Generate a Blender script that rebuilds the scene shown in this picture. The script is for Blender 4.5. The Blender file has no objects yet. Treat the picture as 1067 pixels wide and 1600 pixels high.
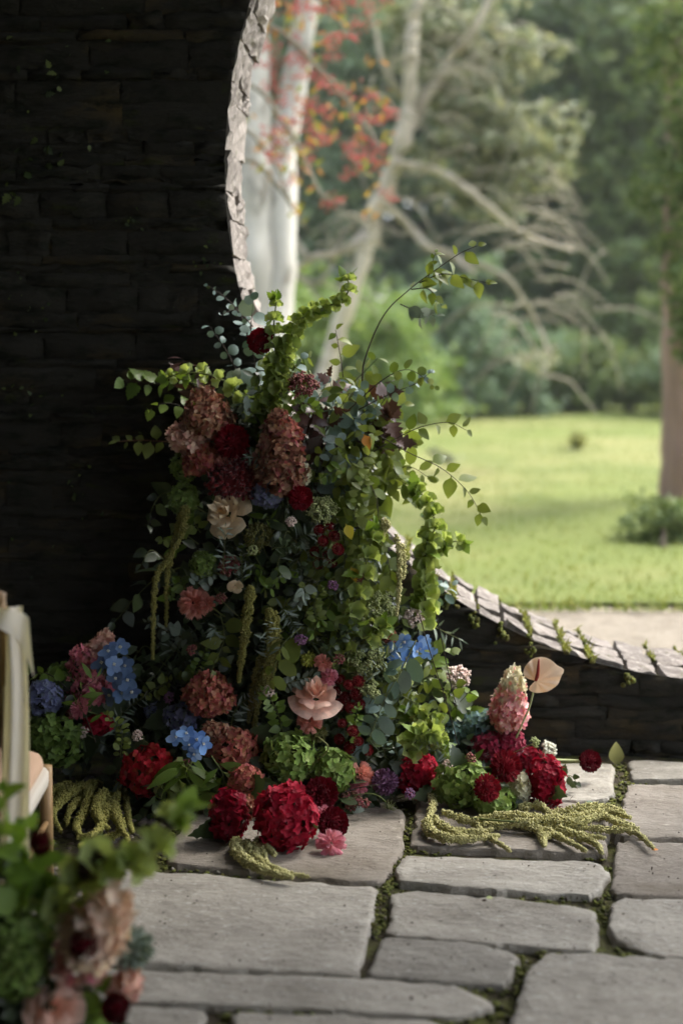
import bpy, math, random
import numpy as np
from mathutils import Vector, Matrix

rng = np.random.default_rng(7)
random.seed(7)
scene = bpy.context.scene
COL = scene.collection
R_ = math.radians

# ------------------------------------------------------------------ camera
F_PX = 2222.2                      # 50 mm lens on a 36 mm tall frame, in photo pixels
CAM = np.array([0.0, 0.0, 1.5])
PITCH = math.atan(300 / F_PX)
cam_d = bpy.data.cameras.new('camera')
cam = bpy.data.objects.new('camera', cam_d)
COL.objects.link(cam)
cam.location = CAM
cam.rotation_euler = (math.pi / 2 - PITCH, 0, 0)
cam_d.sensor_fit = 'VERTICAL'
cam_d.sensor_height = 36
cam_d.sensor_width = 24
cam_d.lens = 50
cam_d.clip_start = 0.05
cam_d.clip_end = 400
cam_d.dof.use_dof = True
cam_d.dof.focus_distance = 4.2
cam_d.dof.aperture_fstop = 1.2
scene.camera = cam

# ------------------------------------------------------------------ light
world = bpy.data.worlds.new('World')
scene.world = world
world.use_nodes = True
wn = world.node_tree
bg = wn.nodes['Background']
sky = wn.nodes.new('ShaderNodeTexSky')
sky.sky_type = 'NISHITA'
sky.sun_disc = False
SUN = Vector((0.55, 0.24, 0.80)).normalized()      # towards the sun: beyond the gate, to the right
elev = math.asin(SUN.z)
azim = math.atan2(SUN.x, SUN.y)
sky.sun_elevation = elev
sky.sun_rotation = azim
sky.air_density = 0.7
sky.dust_density = 3.0
sky.ozone_density = 0.6
hs = wn.nodes.new('ShaderNodeHueSaturation')      # milky, thinly overcast sky
hs.inputs['Saturation'].default_value = 0.5
wn.links.new(sky.outputs[0], hs.inputs['Color'])
wn.links.new(hs.outputs[0], bg.inputs[0])
bg.inputs[1].default_value = 0.15
sl = bpy.data.lights.new('sun', 'SUN')
so = bpy.data.objects.new('sun', sl)
COL.objects.link(so)
so.rotation_euler = SUN.to_track_quat('Z', 'Y').to_euler()
sl.energy = 1.5
sl.angle = R_(26)
sl.color = (1.0, 0.96, 0.90)
scene.view_settings.view_transform = 'Standard'
scene.view_settings.look = 'None'
scene.view_settings.gamma = 1
scene.view_settings.exposure = 2.1
scene.cycles.max_bounces = 8
scene.cycles.diffuse_bounces = 5
scene.cycles.transmission_bounces = 4
scene.cycles.use_denoising = True

# ------------------------------------------------------------------ helpers
_fw = np.array([0, math.cos(PITCH), -math.sin(PITCH)])
_up = np.array([0, math.sin(PITCH), math.cos(PITCH)])


def ray(px, py):
    return np.array([1, 0, 0]) * ((px - 533.5) / F_PX) + _up * ((800 - py) / F_PX) + _fw


def P(px, py, Y):
    d = ray(px, py)
    return CAM + d * (Y / d[1])


def G(px, py, z=0.0):
    d = ray(px, py)
    return CAM + d * ((z - CAM[2]) / d[2])


def nrm(v):
    v = np.asarray(v, float)
    n = np.linalg.norm(v)
    return v / n if n > 1e-9 else np.array([0, 0, 1.0])


def frame(z, y=None, spin=0.0):
    """3x3 whose third column is z and second column as near y as can be"""
    z = nrm(z)
    if y is None:
        y = rng.normal(size=3)
    x = np.cross(np.asarray(y, float), z)
    if np.linalg.norm(x) < 1e-6:
        x = np.cross([0.3, 0.5, 0.81], z)
    x = nrm(x)
    y = np.cross(z, x)
    if spin:
        c, s = math.cos(spin), math.sin(spin)
        x, y = c * x + s * y, -s * x + c * y
    return np.stack([x, y, z], 1)


class MB:
    """collects pieces and links them as one mesh object"""

    def __init__(self):
        self.v, self.f, self.m, self.n = [], [], [], 0

    def add(self, V, Fc, M=None, loc=None, mat=0):
        V = np.asarray(V, float)
        if M is not None:
            V = V @ np.asarray(M).T
        if loc is not None:
            V = V + np.asarray(loc)
        self.v.append(V)
        k = self.n
        self.f.append([tuple(i + k for i in f) for f in Fc])
        self.m.append(mat)
        self.n += len(V)
        return self

    def mesh(self, name, mats, smooth=True, origin=None, smooth_fn=None):
        V = np.concatenate(self.v) if self.v else np.zeros((0, 3))
        if origin is not None:
            V = V - np.asarray(origin)
        faces = [f for g in self.f for f in g]
        me = bpy.data.meshes.new(name)
        nl = sum(len(f) for f in faces)
        me.vertices.add(len(V))
        me.vertices.foreach_set('co', V.astype(np.float32).ravel())
        me.loops.add(nl)
        me.polygons.add(len(faces))
        tot = np.fromiter((len(f) for f in faces), np.int32, len(faces))
        st = np.concatenate([[0], np.cumsum(tot)[:-1]]).astype(np.int32) if len(faces) else np.zeros(0, np.int32)
        me.loops.foreach_set('vertex_index', np.fromiter((i for f in faces for i in f), np.int32, nl))
        me.polygons.foreach_set('loop_start', st)
        me.polygons.foreach_set('loop_total', tot)
        if not isinstance(mats, (list, tuple)):
            mats = [mats]
        for m in mats:
            me.materials.append(m)
        mi = np.concatenate([np.full(len(g), m, np.int32) for g, m in zip(self.f, self.m)]) if self.f else np.zeros(0, np.int32)
        me.polygons.foreach_set('material_index', mi)
        me.polygons.foreach_set('use_smooth', np.full(len(faces), smooth, bool))
        if callable(smooth_fn):
            me.polygons.foreach_set('use_smooth', np.array([smooth_fn(i) for i in range(len(faces))], bool))
        me.update(calc_edges=True)
        me.validate()
        return me


def link(name, me, parent=None):
    o = bpy.data.objects.new(name, me)
    COL.objects.link(o)
    if parent is not None:
        o.parent = parent
    return o


def mat4(M, loc):
    A = Matrix.Identity(4)
    for i in range(3):
        for j in range(3):
            A[i][j] = float(M[i][j])
        A[i][3] = float(loc[i])
    return A


def thing(name, label, cat, loc=(0, 0, 0), group=None):
    o = bpy.data.objects.new(name, None)
    o.empty_display_size = 0.05
    COL.objects.link(o)
    o.location = [float(c) for c in loc]
    o['label'] = label
    o['category'] = cat
    if group:
        o['group'] = group
    return o


def org(t):
    return np.array(t.location)


def part(name, mb, mats, t, smooth=True, sub_of=None):
    """mesh given in world coordinates, child of thing t (or of a part of t)"""
    o = link(name, mb.mesh(name, mats, smooth, org(t)), sub_of or t)
    return o


def inst(name, me, t, M, loc, sub_of=None):
    o = link(name, me, sub_of or t)
    o.matrix_local = mat4(M, np.asarray(loc) - org(t))
    return o


def structure(name, mb, mats, smooth=True, kind='structure'):
    o = link(name, mb.mesh(name, mats, smooth))
    o['kind'] = kind
    return o


# ------------------------------------------------------------------ materials
def lin(c):
    """sRGB hex or 0..255 triple to linear"""
    return tuple(((x / 255) / 12.92 if x / 255 <= 0.04045 else ((x / 255 + 0.055) / 1.055) ** 2.4) for x in c)


def mat(name, cols, rough=0.6, transl=0.0, nscale=0, namt=0.3, bump=0.0, bscale=60, spec=0.3, stretch=None, sheen=0.0, tint=(1.25, 1.2, 0.7)):
    """cols: linear colours, spread at random over objects and mesh islands"""
    m = bpy.data.materials.new(name)
    m.use_nodes = True
    nt = m.node_tree
    N, L = nt.nodes, nt.links
    b = N['Principled BSDF']
    b.inputs['Roughness'].default_value = rough
    b.inputs['Specular IOR Level'].default_value = spec
    if sheen:
        b.inputs['Sheen Weight'].default_value = sheen
    oi = N.new('ShaderNodeObjectInfo')
    ge = N.new('ShaderNodeNewGeometry')
    ad = N.new('ShaderNodeMath')
    ad.operation = 'ADD'
    L.new(oi.outputs['Random'], ad.inputs[0])
    L.new(ge.outputs['Random Per Island'], ad.inputs[1])
    fr = N.new('ShaderNodeMath')
    fr.operation = 'FRACT'
    L.new(ad.outputs[0], fr.inputs[0])
    rp = N.new('ShaderNodeValToRGB')
    el = rp.color_ramp.elements
    cols = [tuple(c) for c in cols]
    if len(cols) == 1:
        cols = [cols[0], tuple(min(1, c * 1.25) for c in cols[0])]
    el[0].position, el[0].color = 0, (*cols[0], 1)
    el[1].position, el[1].color = 1, (*cols[-1], 1)
    for i, c in enumerate(cols[1:-1]):
        e = el.new((i + 1) / (len(cols) - 1))
        e.color = (*c, 1)
    L.new(fr.outputs[0], rp.inputs[0])
    out = rp.outputs[0]
    tc = N.new('ShaderNodeTexCoord')
    vec = tc.outputs['Object']
    if stretch:
        mp = N.new('ShaderNodeMapping')
        mp.inputs['Scale'].default_value = stretch
        L.new(vec, mp.inputs[0])
        vec = mp.outputs[0]
    if nscale:
        nz = N.new('ShaderNodeTexNoise')
        nz.inputs['Scale'].default_value = nscale
        nz.inputs['Detail'].default_value = 5
        L.new(vec, nz.inputs['Vector'])
        mr = N.new('ShaderNodeMapRange')
        mr.inputs['From Min'].default_value = 0.3
        mr.inputs['From Max'].default_value = 0.7
        mr.inputs['To Min'].default_value = 1 - namt
        mr.inputs['To Max'].default_value = 1 + namt
        L.new(nz.outputs['Fac'], mr.inputs['Value'])
        mx = N.new('ShaderNodeVectorMath')
        mx.operation = 'SCALE'
        L.new(out, mx.inputs[0])
        L.new(mr.outputs[0], mx.inputs['Scale'])
        out = mx.outputs[0]
    L.new(out, b.inputs['Base Color'])
    if bump:
        bz = N.new('ShaderNodeTexNoise')
        bz.inputs['Scale'].default_value = bscale
        bz.inputs['Detail'].default_value = 8
        bz.inputs['Roughness'].default_value = 0.65
        L.new(vec, bz.inputs['Vector'])
        bp = N.new('ShaderNodeBump')
        bp.inputs['Strength'].default_value = 1.0
        bp.inputs['Distance'].default_value = bump
        L.new(bz.outputs['Fac'], bp.inputs['Height'])
        L.new(bp.outputs[0], b.inputs['Normal'])
    if transl:
        tr = N.new('ShaderNodeBsdfTranslucent')
        gm = N.new('ShaderNodeVectorMath')
        gm.operation = 'MULTIPLY'
        gm.inputs[1].default_value = tint
        L.new(out, gm.inputs[0])
        L.new(gm.outputs[0], tr.inputs['Color'])
        ms = N.new('ShaderNodeMixShader')
        ms.inputs[0].default_value = transl
        L.new(b.outputs[0], ms.inputs[1])
        L.new(tr.outputs[0], ms.inputs[2])
        L.new(ms.outputs[0], N['Material Output'].inputs[0])
    return m


def blend_mat(name, a, b_, scale, lo, hi, rough=0.8, bump=0.0, bscale=40, a2=None, fine=None, stretch=None, spec=0.3, vary=(.82, 1.15), a3=None, fine3=None):
    """two colours broken up by noise (a2: a finer second blend towards that colour)"""
    m = mat(name, [a, a], rough=rough, bump=bump, bscale=bscale, stretch=stretch, spec=spec)
    nt = m.node_tree
    N, L = nt.nodes, nt.links
    bs = N['Principled BSDF']
    tc = N.new('ShaderNodeTexCoord')
    vec = tc.outputs['Object']
    oi = N.new('ShaderNodeObjectInfo')
    av = N.new('ShaderNodeVectorMath')
    av.operation = 'ADD'
    L.new(vec, av.inputs[0])
    om = N.new('ShaderNodeMath')
    om.operation = 'MULTIPLY'
    om.inputs[1].default_value = 17.0
    L.new(oi.outputs['Random'], om.inputs[0])
    L.new(om.outputs[0], av.inputs[1])
    sv = av.outputs[0]
    if stretch:
        mp = N.new('ShaderNodeMapping')
        mp.inputs['Scale'].default_value = stretch
        L.new(sv, mp.inputs[0])
        sv = mp.outputs[0]
    out = None
    rgb = N.new('ShaderNodeRGB')
    rgb.outputs[0].default_value = (*a, 1)
    out = rgb.outputs[0]
    steps = [(b_, scale, lo, hi)]
    if a2:
        steps.append((a2, *fine))
    if a3:
        steps.append((a3, *fine3))
    for c, sc, l0, h0 in steps:
        nz = N.new('ShaderNodeTexNoise')
        nz.inputs['Scale'].default_value = sc
        nz.inputs['Detail'].default_value = 6
        nz.inputs['Roughness'].default_value = 0.6
        L.new(sv, nz.inputs['Vector'])
        mr = N.new('ShaderNodeMapRange')
        mr.inputs['From Min'].default_value = l0
        mr.inputs['From Max'].default_value = h0
        L.new(nz.outputs['Fac'], mr.inputs['Value'])
        mx = N.new('ShaderNodeMix')
        mx.data_type = 'RGBA'
        L.new(mr.outputs[0], mx.inputs[0])
        L.new(out, mx.inputs[6])
        mx.inputs[7].default_value = (*c, 1)
        out = mx.outputs[2]
    # every object a little lighter or darker
    mr = N.new('ShaderNodeMapRange')
    mr.inputs['To Min'].default_value = vary[0]
    mr.inputs['To Max'].default_value = vary[1]
    L.new(oi.outputs['Random'], mr.inputs['Value'])
    vs = N.new('ShaderNodeVectorMath')
    vs.operation = 'SCALE'
    L.new(out, vs.inputs[0])
    L.new(mr.outputs[0], vs.inputs['Scale'])
    L.new(vs.outputs[0], bs.inputs['Base Color'])
    return m


# ------------------------------------------------------------------ shapes
def tube_path(pts, n=None):
    """smooth Catmull-Rom through the points"""
    pts = [np.asarray(p, float) for p in pts]
    if len(pts) == 2:
        pts = [pts[0], (pts[0] + pts[1]) / 2, pts[1]]
    q = [2 * pts[0] - pts[1]] + pts + [2 * pts[-1] - pts[-2]]
    n = n or 5
    out = []
    for i in range(1, len(q) - 2):
        a, b, c, d = q[i - 1:i + 3]
        for k in range(n):
            t = k / n
            out.append(0.5 * ((2 * b) + (-a + c) * t + (2 * a - 5 * b + 4 * c - d) * t * t + (-a + 3 * b - 3 * c + d) * t ** 3))
    out.append(pts[-1])
    return np.array(out)


def tube(mb, path, radii, sides=6, mat=0, caps=True):
    path = np.asarray(path)
    n = len(path)
    radii = np.interp(np.linspace(0, 1, n), np.linspace(0, 1, len(radii)), radii) if np.ndim(radii) else np.full(n, radii)
    T = np.gradient(path, axis=0)
    ref = np.array([0.31, 0.2, 0.93])
    V = []
    a = np.linspace(0, 2 * math.pi, sides, endpoint=False)
    x = None
    for i in range(n):
        t = nrm(T[i])
        if x is None:
            x = nrm(np.cross(ref, t))
        else:
            x = nrm(x - t * np.dot(x, t))
        y = np.cross(t, x)
        V.append(path[i] + radii[i] * (np.cos(a)[:, None] * x + np.sin(a)[:, None] * y))
    V = np.concatenate(V)
    Fc = []
    for i in range(n - 1):
        for j in range(sides):
            k = (j + 1) % sides
            Fc.append((i * sides + j, i * sides + k, (i + 1) * sides + k, (i + 1) * sides + j))
    if caps:
        Fc.append(tuple(range(sides))[::-1])
        Fc.append(tuple((n - 1) * sides + j for j in range(sides)))
    mb.add(V, Fc, mat=mat)
    return mb


def grid_faces(nu, nv, flip=False):
    Fc = []
    for i in range(nu - 1):
        for j in range(nv - 1):
            a = i * nv + j
            q = (a, a + nv, a + nv + 1, a + 1)
            Fc.append(q[::-1] if flip else q)
    return Fc


def leaf_shape(kind='ovate', w=0.6, n=6, fold=0.12, curl=0.15, petiole=0.14, wob=0.0, seed=0):
    """leaf of length 1 along +Y, upper side +Z, with a stalk"""
    r = np.random.default_rng(seed)
    ys = np.linspace(0, 1, n + 1)
    if kind == 'round':
        wd = np.sqrt(np.clip(1 - (2 * ys - 1) ** 2, 0, 1)) * 0.5
    elif kind == 'lance':
        wd = np.sin(np.pi * ys ** 0.85) * 0.5
    elif kind == 'heart':
        wd = np.interp(ys, [0, .12, .3, .6, .85, 1], [.18, .44, .5, .38, .16, 0])
    elif kind == 'toothed':
        ys = np.array([0, .06, .2, .24, .4, .45, .6, .66, .8, .85, 1.0])
        wd = np.array([.04, .33, .5, .44, .5, .38, .40, .27, .25, .13, 0])
    elif kind == 'lobed':
        ys = np.array([0, .05, .22, .30, .5, .58, .72, .78, 1.0])
        wd = np.array([.05, .28, .52, .26, .5, .22, .3, .14, 0])
    else:
        wd = np.interp(ys, [0, .1, .3, .55, .8, .93, 1], [.05, .32, .49, .44, .24, .1, 0])
    wd = wd * w
    V, pet = [], petiole
    V += [(-0.012, -pet, 0), (0.0, -pet, 0.008), (0.012, -pet, 0)]
    for y, x in zip(ys, wd):
        z = -curl * y * y
        e = wob * r.normal(size=2)
        V += [(-max(x, .012), y, z + fold * x + e[0]), (0, y, z), (max(x, .012), y, z + fold * x + e[1])]
    V = np.array(V)
    V[:, 1] += pet
    return V, grid_faces(len(ys) + 1, 3, flip=True)


def petal_shape(w=0.9, cup=0.25, n=3, tip=0.0, seed=0):
    """broad petal, length 1 along +Y"""
    ys = np.linspace(0, 1, n + 1)
    V = []
    for y in ys:
        x = w * 0.5 * math.sin(math.pi * min(0.97, 0.12 + 0.8 * y)) ** 0.7 if y < 1 else w * 0.24
        z = cup * (y * y) * 0.6
        V += [(-x, y, z + cup * x), (0, y + (tip if y == 1 else 0), z), (x, y, z + cup * x)]
    return np.array(V), grid_faces(n + 1, 3, flip=True)


def ico():
    t = (1 + 5 ** 0.5) / 2
    V = np.array([(-1, t, 0), (1, t, 0), (-1, -t, 0), (1, -t, 0), (0, -1, t), (0, 1, t), (0, -1, -t), (0, 1, -t), (t, 0, -1), (t, 0, 1), (-t, 0, -1), (-t, 0, 1)], float)
    V /= np.linalg.norm(V[0])
    Fc = [(0, 11, 5), (0, 5, 1), (0, 1, 7), (0, 7, 10), (0, 10, 11), (1, 5, 9), (5, 11, 4), (11, 10, 2), (10, 7, 6), (7, 1, 8), (3, 9, 4), (3, 4, 2), (3, 2, 6), (3, 6, 8), (3, 8, 9), (4, 9, 5), (2, 4, 11), (6, 2, 10), (8, 6, 7), (9, 8, 1)]
    return V, Fc


ICO = ico()
OCTA = (np.array([(1, 0, 0), (-1, 0, 0), (0, 1, 0), (0, -1, 0), (0, 0, 1), (0, 0, -1)], float),
        [(0, 2, 4), (2, 1, 4), (1, 3, 4), (3, 0, 4), (2, 0, 5), (1, 2, 5), (3, 1, 5), (0, 3, 5)])


def box(mb, lo, hi, mat=0, M=None, loc=None):
    x0, y0, z0 = lo
    x1, y1, z1 = hi
    V = [(x0, y0, z0), (x1, y0, z0), (x1, y1, z0), (x0, y1, z0), (x0, y0, z1), (x1, y0, z1), (x1, y1, z1), (x0, y1, z1)]
    mb.add(V, [(3, 2, 1, 0), (4, 5, 6, 7), (0, 1, 5, 4), (1, 2, 6, 5), (2, 3, 7, 6), (3, 0, 4, 7)], M, loc, mat)


def vnoise(p, seed=0):
    """cheap smooth 2-3D value noise for geometry"""
    p = np.atleast_2d(p)
    s = np.zeros(len(p))
    r = np.random.default_rng(seed)
    for k in range(6):
        d = r.normal(size=p.shape[1])
        s += np.sin(p @ d * (1 + 0.7 * k) + r.uniform(0, 6.28)) / (1 + 0.5 * k)
    return s / 2.4


def rock(seed, squash=(1, 1, .6)):
    r = np.random.default_rng(seed)
    V, Fc = ICO
    V = V * (1 + r.normal(size=(12, 1)) * 0.14) * np.array(squash)
    return V, Fc
# ================================================================== THE PLACE
TH = R_(3.5)
WT = np.array([math.cos(TH), -math.sin(TH), 0])
WN = np.array([math.sin(TH), math.cos(TH), 0])       # away from the camera
WB = G(1000, 1188)
SC, ZC, GR = 0.291, 1.987, 1.706                     # gate centre and radius in the wall plane
THICK = 0.46


def W(s, z, d=0.0):
    return WB + WT * s + WN * d + np.array([0, 0, 1.0]) * z


# ---- materials of the setting
M_slab = blend_mat('flagstone', lin((168, 163, 151)), lin((138, 133, 122)), 5, .35, .7, rough=.78, bump=.016, bscale=19,
                   a2=lin((190, 187, 178)), fine=(45, .58, .72), stretch=(1, 1.7, 1), a3=lin((112, 106, 94)), fine3=(2.3, .54, .78))
M_slab_brown = blend_mat('flagstone_brown', lin((158, 150, 138)), lin((132, 124, 112)), 5, .35, .7, rough=.8, bump=.016, bscale=19,
                         a2=lin((176, 170, 156)), fine=(45, .58, .72), stretch=(1, 1.7, 1), a3=lin((118, 108, 92)), fine3=(2.3, .52, .76))
def flakes(m):
    """stepped relief where thin layers of the stone have split away, darker along the breaks"""
    nt = m.node_tree
    N, L = nt.nodes, nt.links
    bs = N['Principled BSDF']
    tc = N.new('ShaderNodeTexCoord')
    mp = N.new('ShaderNodeMapping')
    mp.inputs['Scale'].default_value = (1, 1.8, 1)
    mp.inputs['Rotation'].default_value = (0, 0, .2)
    L.new(tc.outputs['Object'], mp.inputs[0])
    nz = N.new('ShaderNodeTexNoise')
    nz.inputs['Scale'].default_value = 3.6
    nz.inputs['Detail'].default_value = 9
    nz.inputs['Roughness'].default_value = .68
    L.new(mp.outputs[0], nz.inputs['Vector'])
    mu = N.new('ShaderNodeMath')
    mu.operation = 'MULTIPLY'
    mu.inputs[1].default_value = 11
    L.new(nz.outputs['Fac'], mu.inputs[0])
    fl = N.new('ShaderNodeMath')
    fl.operation = 'FLOOR'
    L.new(mu.outputs[0], fl.inputs[0])
    b2 = N.new('ShaderNodeBump')
    b2.inputs['Distance'].default_value = .0035
    b2.inputs['Strength'].default_value = .8
    L.new(fl.outputs[0], b2.inputs['Height'])
    old = bs.inputs['Normal'].links[0].from_socket
    L.new(old, b2.inputs['Normal'])
    L.new(b2.outputs[0], bs.inputs['Normal'])


flakes(M_slab)
flakes(M_slab_brown)
M_soil = blend_mat('joint_soil', lin((70, 62, 48)), lin((92, 96, 46)), 6, .42, .6, rough=.95, bump=.012, bscale=70,
                   a2=lin((46, 41, 33)), fine=(35, .5, .7))
M_moss = mat('moss', [lin((66, 72, 30)), lin((104, 110, 48)), lin((82, 78, 42))], rough=.95, nscale=60, namt=.4, bump=.003, bscale=300)
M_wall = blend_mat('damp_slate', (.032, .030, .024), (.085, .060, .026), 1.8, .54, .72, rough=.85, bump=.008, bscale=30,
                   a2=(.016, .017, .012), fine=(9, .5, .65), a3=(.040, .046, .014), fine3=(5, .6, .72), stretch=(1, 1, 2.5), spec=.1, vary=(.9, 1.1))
M_ring = blend_mat('gate_stone', lin((126, 119, 112)), lin((92, 85, 79)), 7, .4, .68, rough=.85, bump=.010, bscale=34,
                   a2=lin((152, 146, 138)), fine=(40, .5, .7), a3=lin((84, 82, 58)), fine3=(11, .6, .74), vary=(.88, 1.25))
M_ring_mossy = blend_mat('gate_joint', lin((56, 50, 40)), lin((78, 76, 42)), 12, .4, .6, rough=.95, bump=.01, bscale=60)
M_gravel = blend_mat('gravel', lin((156, 145, 127)), lin((128, 117, 100)), 9, .4, .65, rough=.95, bump=.02, bscale=60,
                     a2=lin((186, 180, 168)), fine=(90, .5, .62))
M_grass = blend_mat('grass_sheet', lin((112, 123, 60)), lin((148, 143, 94)), .32, .46, .68, rough=.9, bump=.03, bscale=30,
                    a2=lin((94, 108, 50)), fine=(1.2, .45, .75))
M_blade = mat('grass_blades', [lin((94, 114, 48)), lin((116, 130, 62)), lin((138, 138, 82))], rough=.6, transl=.35)
M_earth = blend_mat('earth', lin((88, 92, 58)), lin((70, 74, 46)), .3, .4, .6, rough=1)
M_blocker = mat('light_blocker_dark', [(.05, .047, .04), (.05, .047, .04)], rough=.9, nscale=3, namt=.3)  # dark finish of the added, unseen light blockers
M_pebble = mat('pebble', [lin((70, 64, 56)), lin((112, 102, 92)), lin((88, 84, 80)), lin((120, 108, 92))], rough=.8, nscale=30, bump=.003, bscale=80)

# ---- ground
mb = MB()
mb.add([(-110, -40, -.06), (110, -40, -.06), (110, 160, -.06), (-110, 160, -.06)], [(0, 1, 2, 3)])
structure('ground', mb, M_earth)
mb = MB()
nx, ny = 40, 40
gx, gy = np.meshgrid(np.linspace(-3.4, 5.4, nx), np.linspace(-1.5, 5.0, ny), indexing='ij')
V = np.stack([gx.ravel(), gy.ravel(), np.zeros(gx.size)], 1)
V[:, 2] = vnoise(V[:, :2] * 6, 3) * .008 + .008
mb.add(V, grid_faces(nx, ny))
structure('paving_bed', mb, M_soil)
mb = MB()
mb.add([W(-5, .004, .1), W(6, .004, .1), W(6, .004, 4), W(-5, .004, 4)], [(0, 1, 2, 3)])
structure('gravel_path', mb, M_gravel)
mb = MB()
# lawn: gently rolling sheet starting beyond the gravel
nx, ny = 90, 80
us = np.linspace(-22, 26, nx)
vs = np.linspace(0, 1, ny) ** 1.6
V = []
for u in us:
    y0 = G(1067, 950)[1] - (u - 1.75) * .02 + .09 * vnoise([[u * 3.1, .3]], 8)[0] + .05 * vnoise([[u * 11, .7]], 9)[0]
    for v in vs:
        y = y0 + v * 34
        z = .03 + .06 * vnoise([[u * .5, y * .5]], 5)[0] * min(1, v * 8) + .0 * y
        V.append((u, y, z))
mb.add(V, grid_faces(nx, ny))
structure('lawn', mb, M_grass)


def lawn_z(u, y):
    v = max(0, (y - 7.2) / 34)
    return .03 + .06 * vnoise([[u * .5, y * .5]], 5)[0] * min(1, max(v, 0) ** (1 / 1) * 8)


# grass blades, thickest close to the gravel
mb = MB()
nb = 16000
yy = 7.15 + (rng.random(nb) ** 2.2) * 18
xx = (rng.random(nb) - .5) * (2.6 + yy * .62) + .6 + yy * .03
hh = .014 + rng.random(nb) * .03
zz = .03 + .06 * vnoise(np.stack([xx * .5, yy * .5], 1), 5) * np.clip((yy - 7.2) / 34 * 8, 0, 1)
ang = rng.random(nb) * 6.283
ln = rng.normal(size=(nb, 2)) * .02
wd = .004 + .0006 * yy
V = np.zeros((nb, 3, 3))
V[:, 0] = np.stack([xx - np.cos(ang) * wd, yy - np.sin(ang) * wd, zz - .01], 1)
V[:, 1] = np.stack([xx + np.cos(ang) * wd, yy + np.sin(ang) * wd, zz - .01], 1)
V[:, 2] = np.stack([xx + ln[:, 0], yy + ln[:, 1], zz + hh], 1)
mb.add(V.reshape(-1, 3), [(3 * i, 3 * i + 1, 3 * i + 2) for i in range(nb)])
o = structure('grass', mb, M_blade, kind='stuff')

# ---- flagstones
paving = bpy.data.objects.new('paving', None)
COL.objects.link(paving)
paving['kind'] = 'structure'


def slab_mesh(poly, top, seed, rough=1.0):
    """flagstone from ground corner points: wavering rounded edge, uneven top"""
    r = np.random.default_rng(seed)
    poly = np.asarray(poly, float)[:, :2]
    n = len(poly)
    loop = []
    for i in range(n):
        a, b, c = poly[i - 1], poly[i], poly[(i + 1) % n]
        ra = min(.026, .3 * np.linalg.norm(a - b), .3 * np.linalg.norm(c - b)) * (0.5 + .8 * r.random())
        p0, p1 = b + (a - b) / np.linalg.norm(a - b) * ra, b + (c - b) / np.linalg.norm(c - b) * ra
        for t in (0, .33, .67, 1):
            loop.append((1 - t) ** 2 * p0 + 2 * t * (1 - t) * b + t * t * p1)
        nxt = poly[(i + 1) % n]
        m = max(2, int(np.linalg.norm(c - b) / .035))
        for k in range(1, m):
            t = k / m
            q = p1 * (1 - t) + (nxt + (b - nxt) / np.linalg.norm(b - nxt) * .03) * t
            loop.append(q)
    loop = np.array(loop)
    cen = loop.mean(0)
    d = loop - cen
    out = d / np.linalg.norm(d, axis=1)[:, None]
    loop = loop + out * (vnoise(loop * 22, seed)[:, None] * .005 + vnoise(loop * 70, seed + 1)[:, None] * .004 + r.normal(size=(len(loop), 1)) * .0028) * rough
    rings = []
    for sc, dz, inset in ((1, -.06, 0), (1, -.018, -.002), (1, -.005, .001), (1, 0, .004), (.965, .001, .008), (.85, .001, .01), (.7, .001, .01), (.55, .0, .01), (.38, 0, .01), (.2, 0, .01)):
        L = cen + (loop - out * inset - cen) * sc
        z = np.full(len(L), top + dz)
        if dz > -.05:
            z = z + vnoise(L * np.array([7, 11]), seed + 9) * .0034 + vnoise(L * np.array([24, 46]), seed + 3) * .0015 + (r.normal(size=len(L)) * .0012 if inset < .007 else 0)
        rings.append(np.c_[L, z])
    V = np.concatenate(rings + [[[cen[0], cen[1], top]]])
    N = len(loop)
    Fc = []
    for k in range(len(rings) - 1):
        for j in range(N):
            q = (j + 1) % N
            Fc.append((k * N + j, k * N + q, (k + 1) * N + q, (k + 1) * N + j))
    e = len(rings) - 1
    for j in range(N):
        Fc.append((e * N + j, e * N + (j + 1) % N, len(V) - 1))
    # counter-clockwise outline gives upward faces
    area = np.sum(loop[:, 0] * np.roll(loop[:, 1], -1) - np.roll(loop[:, 0], -1) * loop[:, 1])
    if area < 0:
        Fc = [f[::-1] for f in Fc]
    return V, Fc, loop


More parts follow.
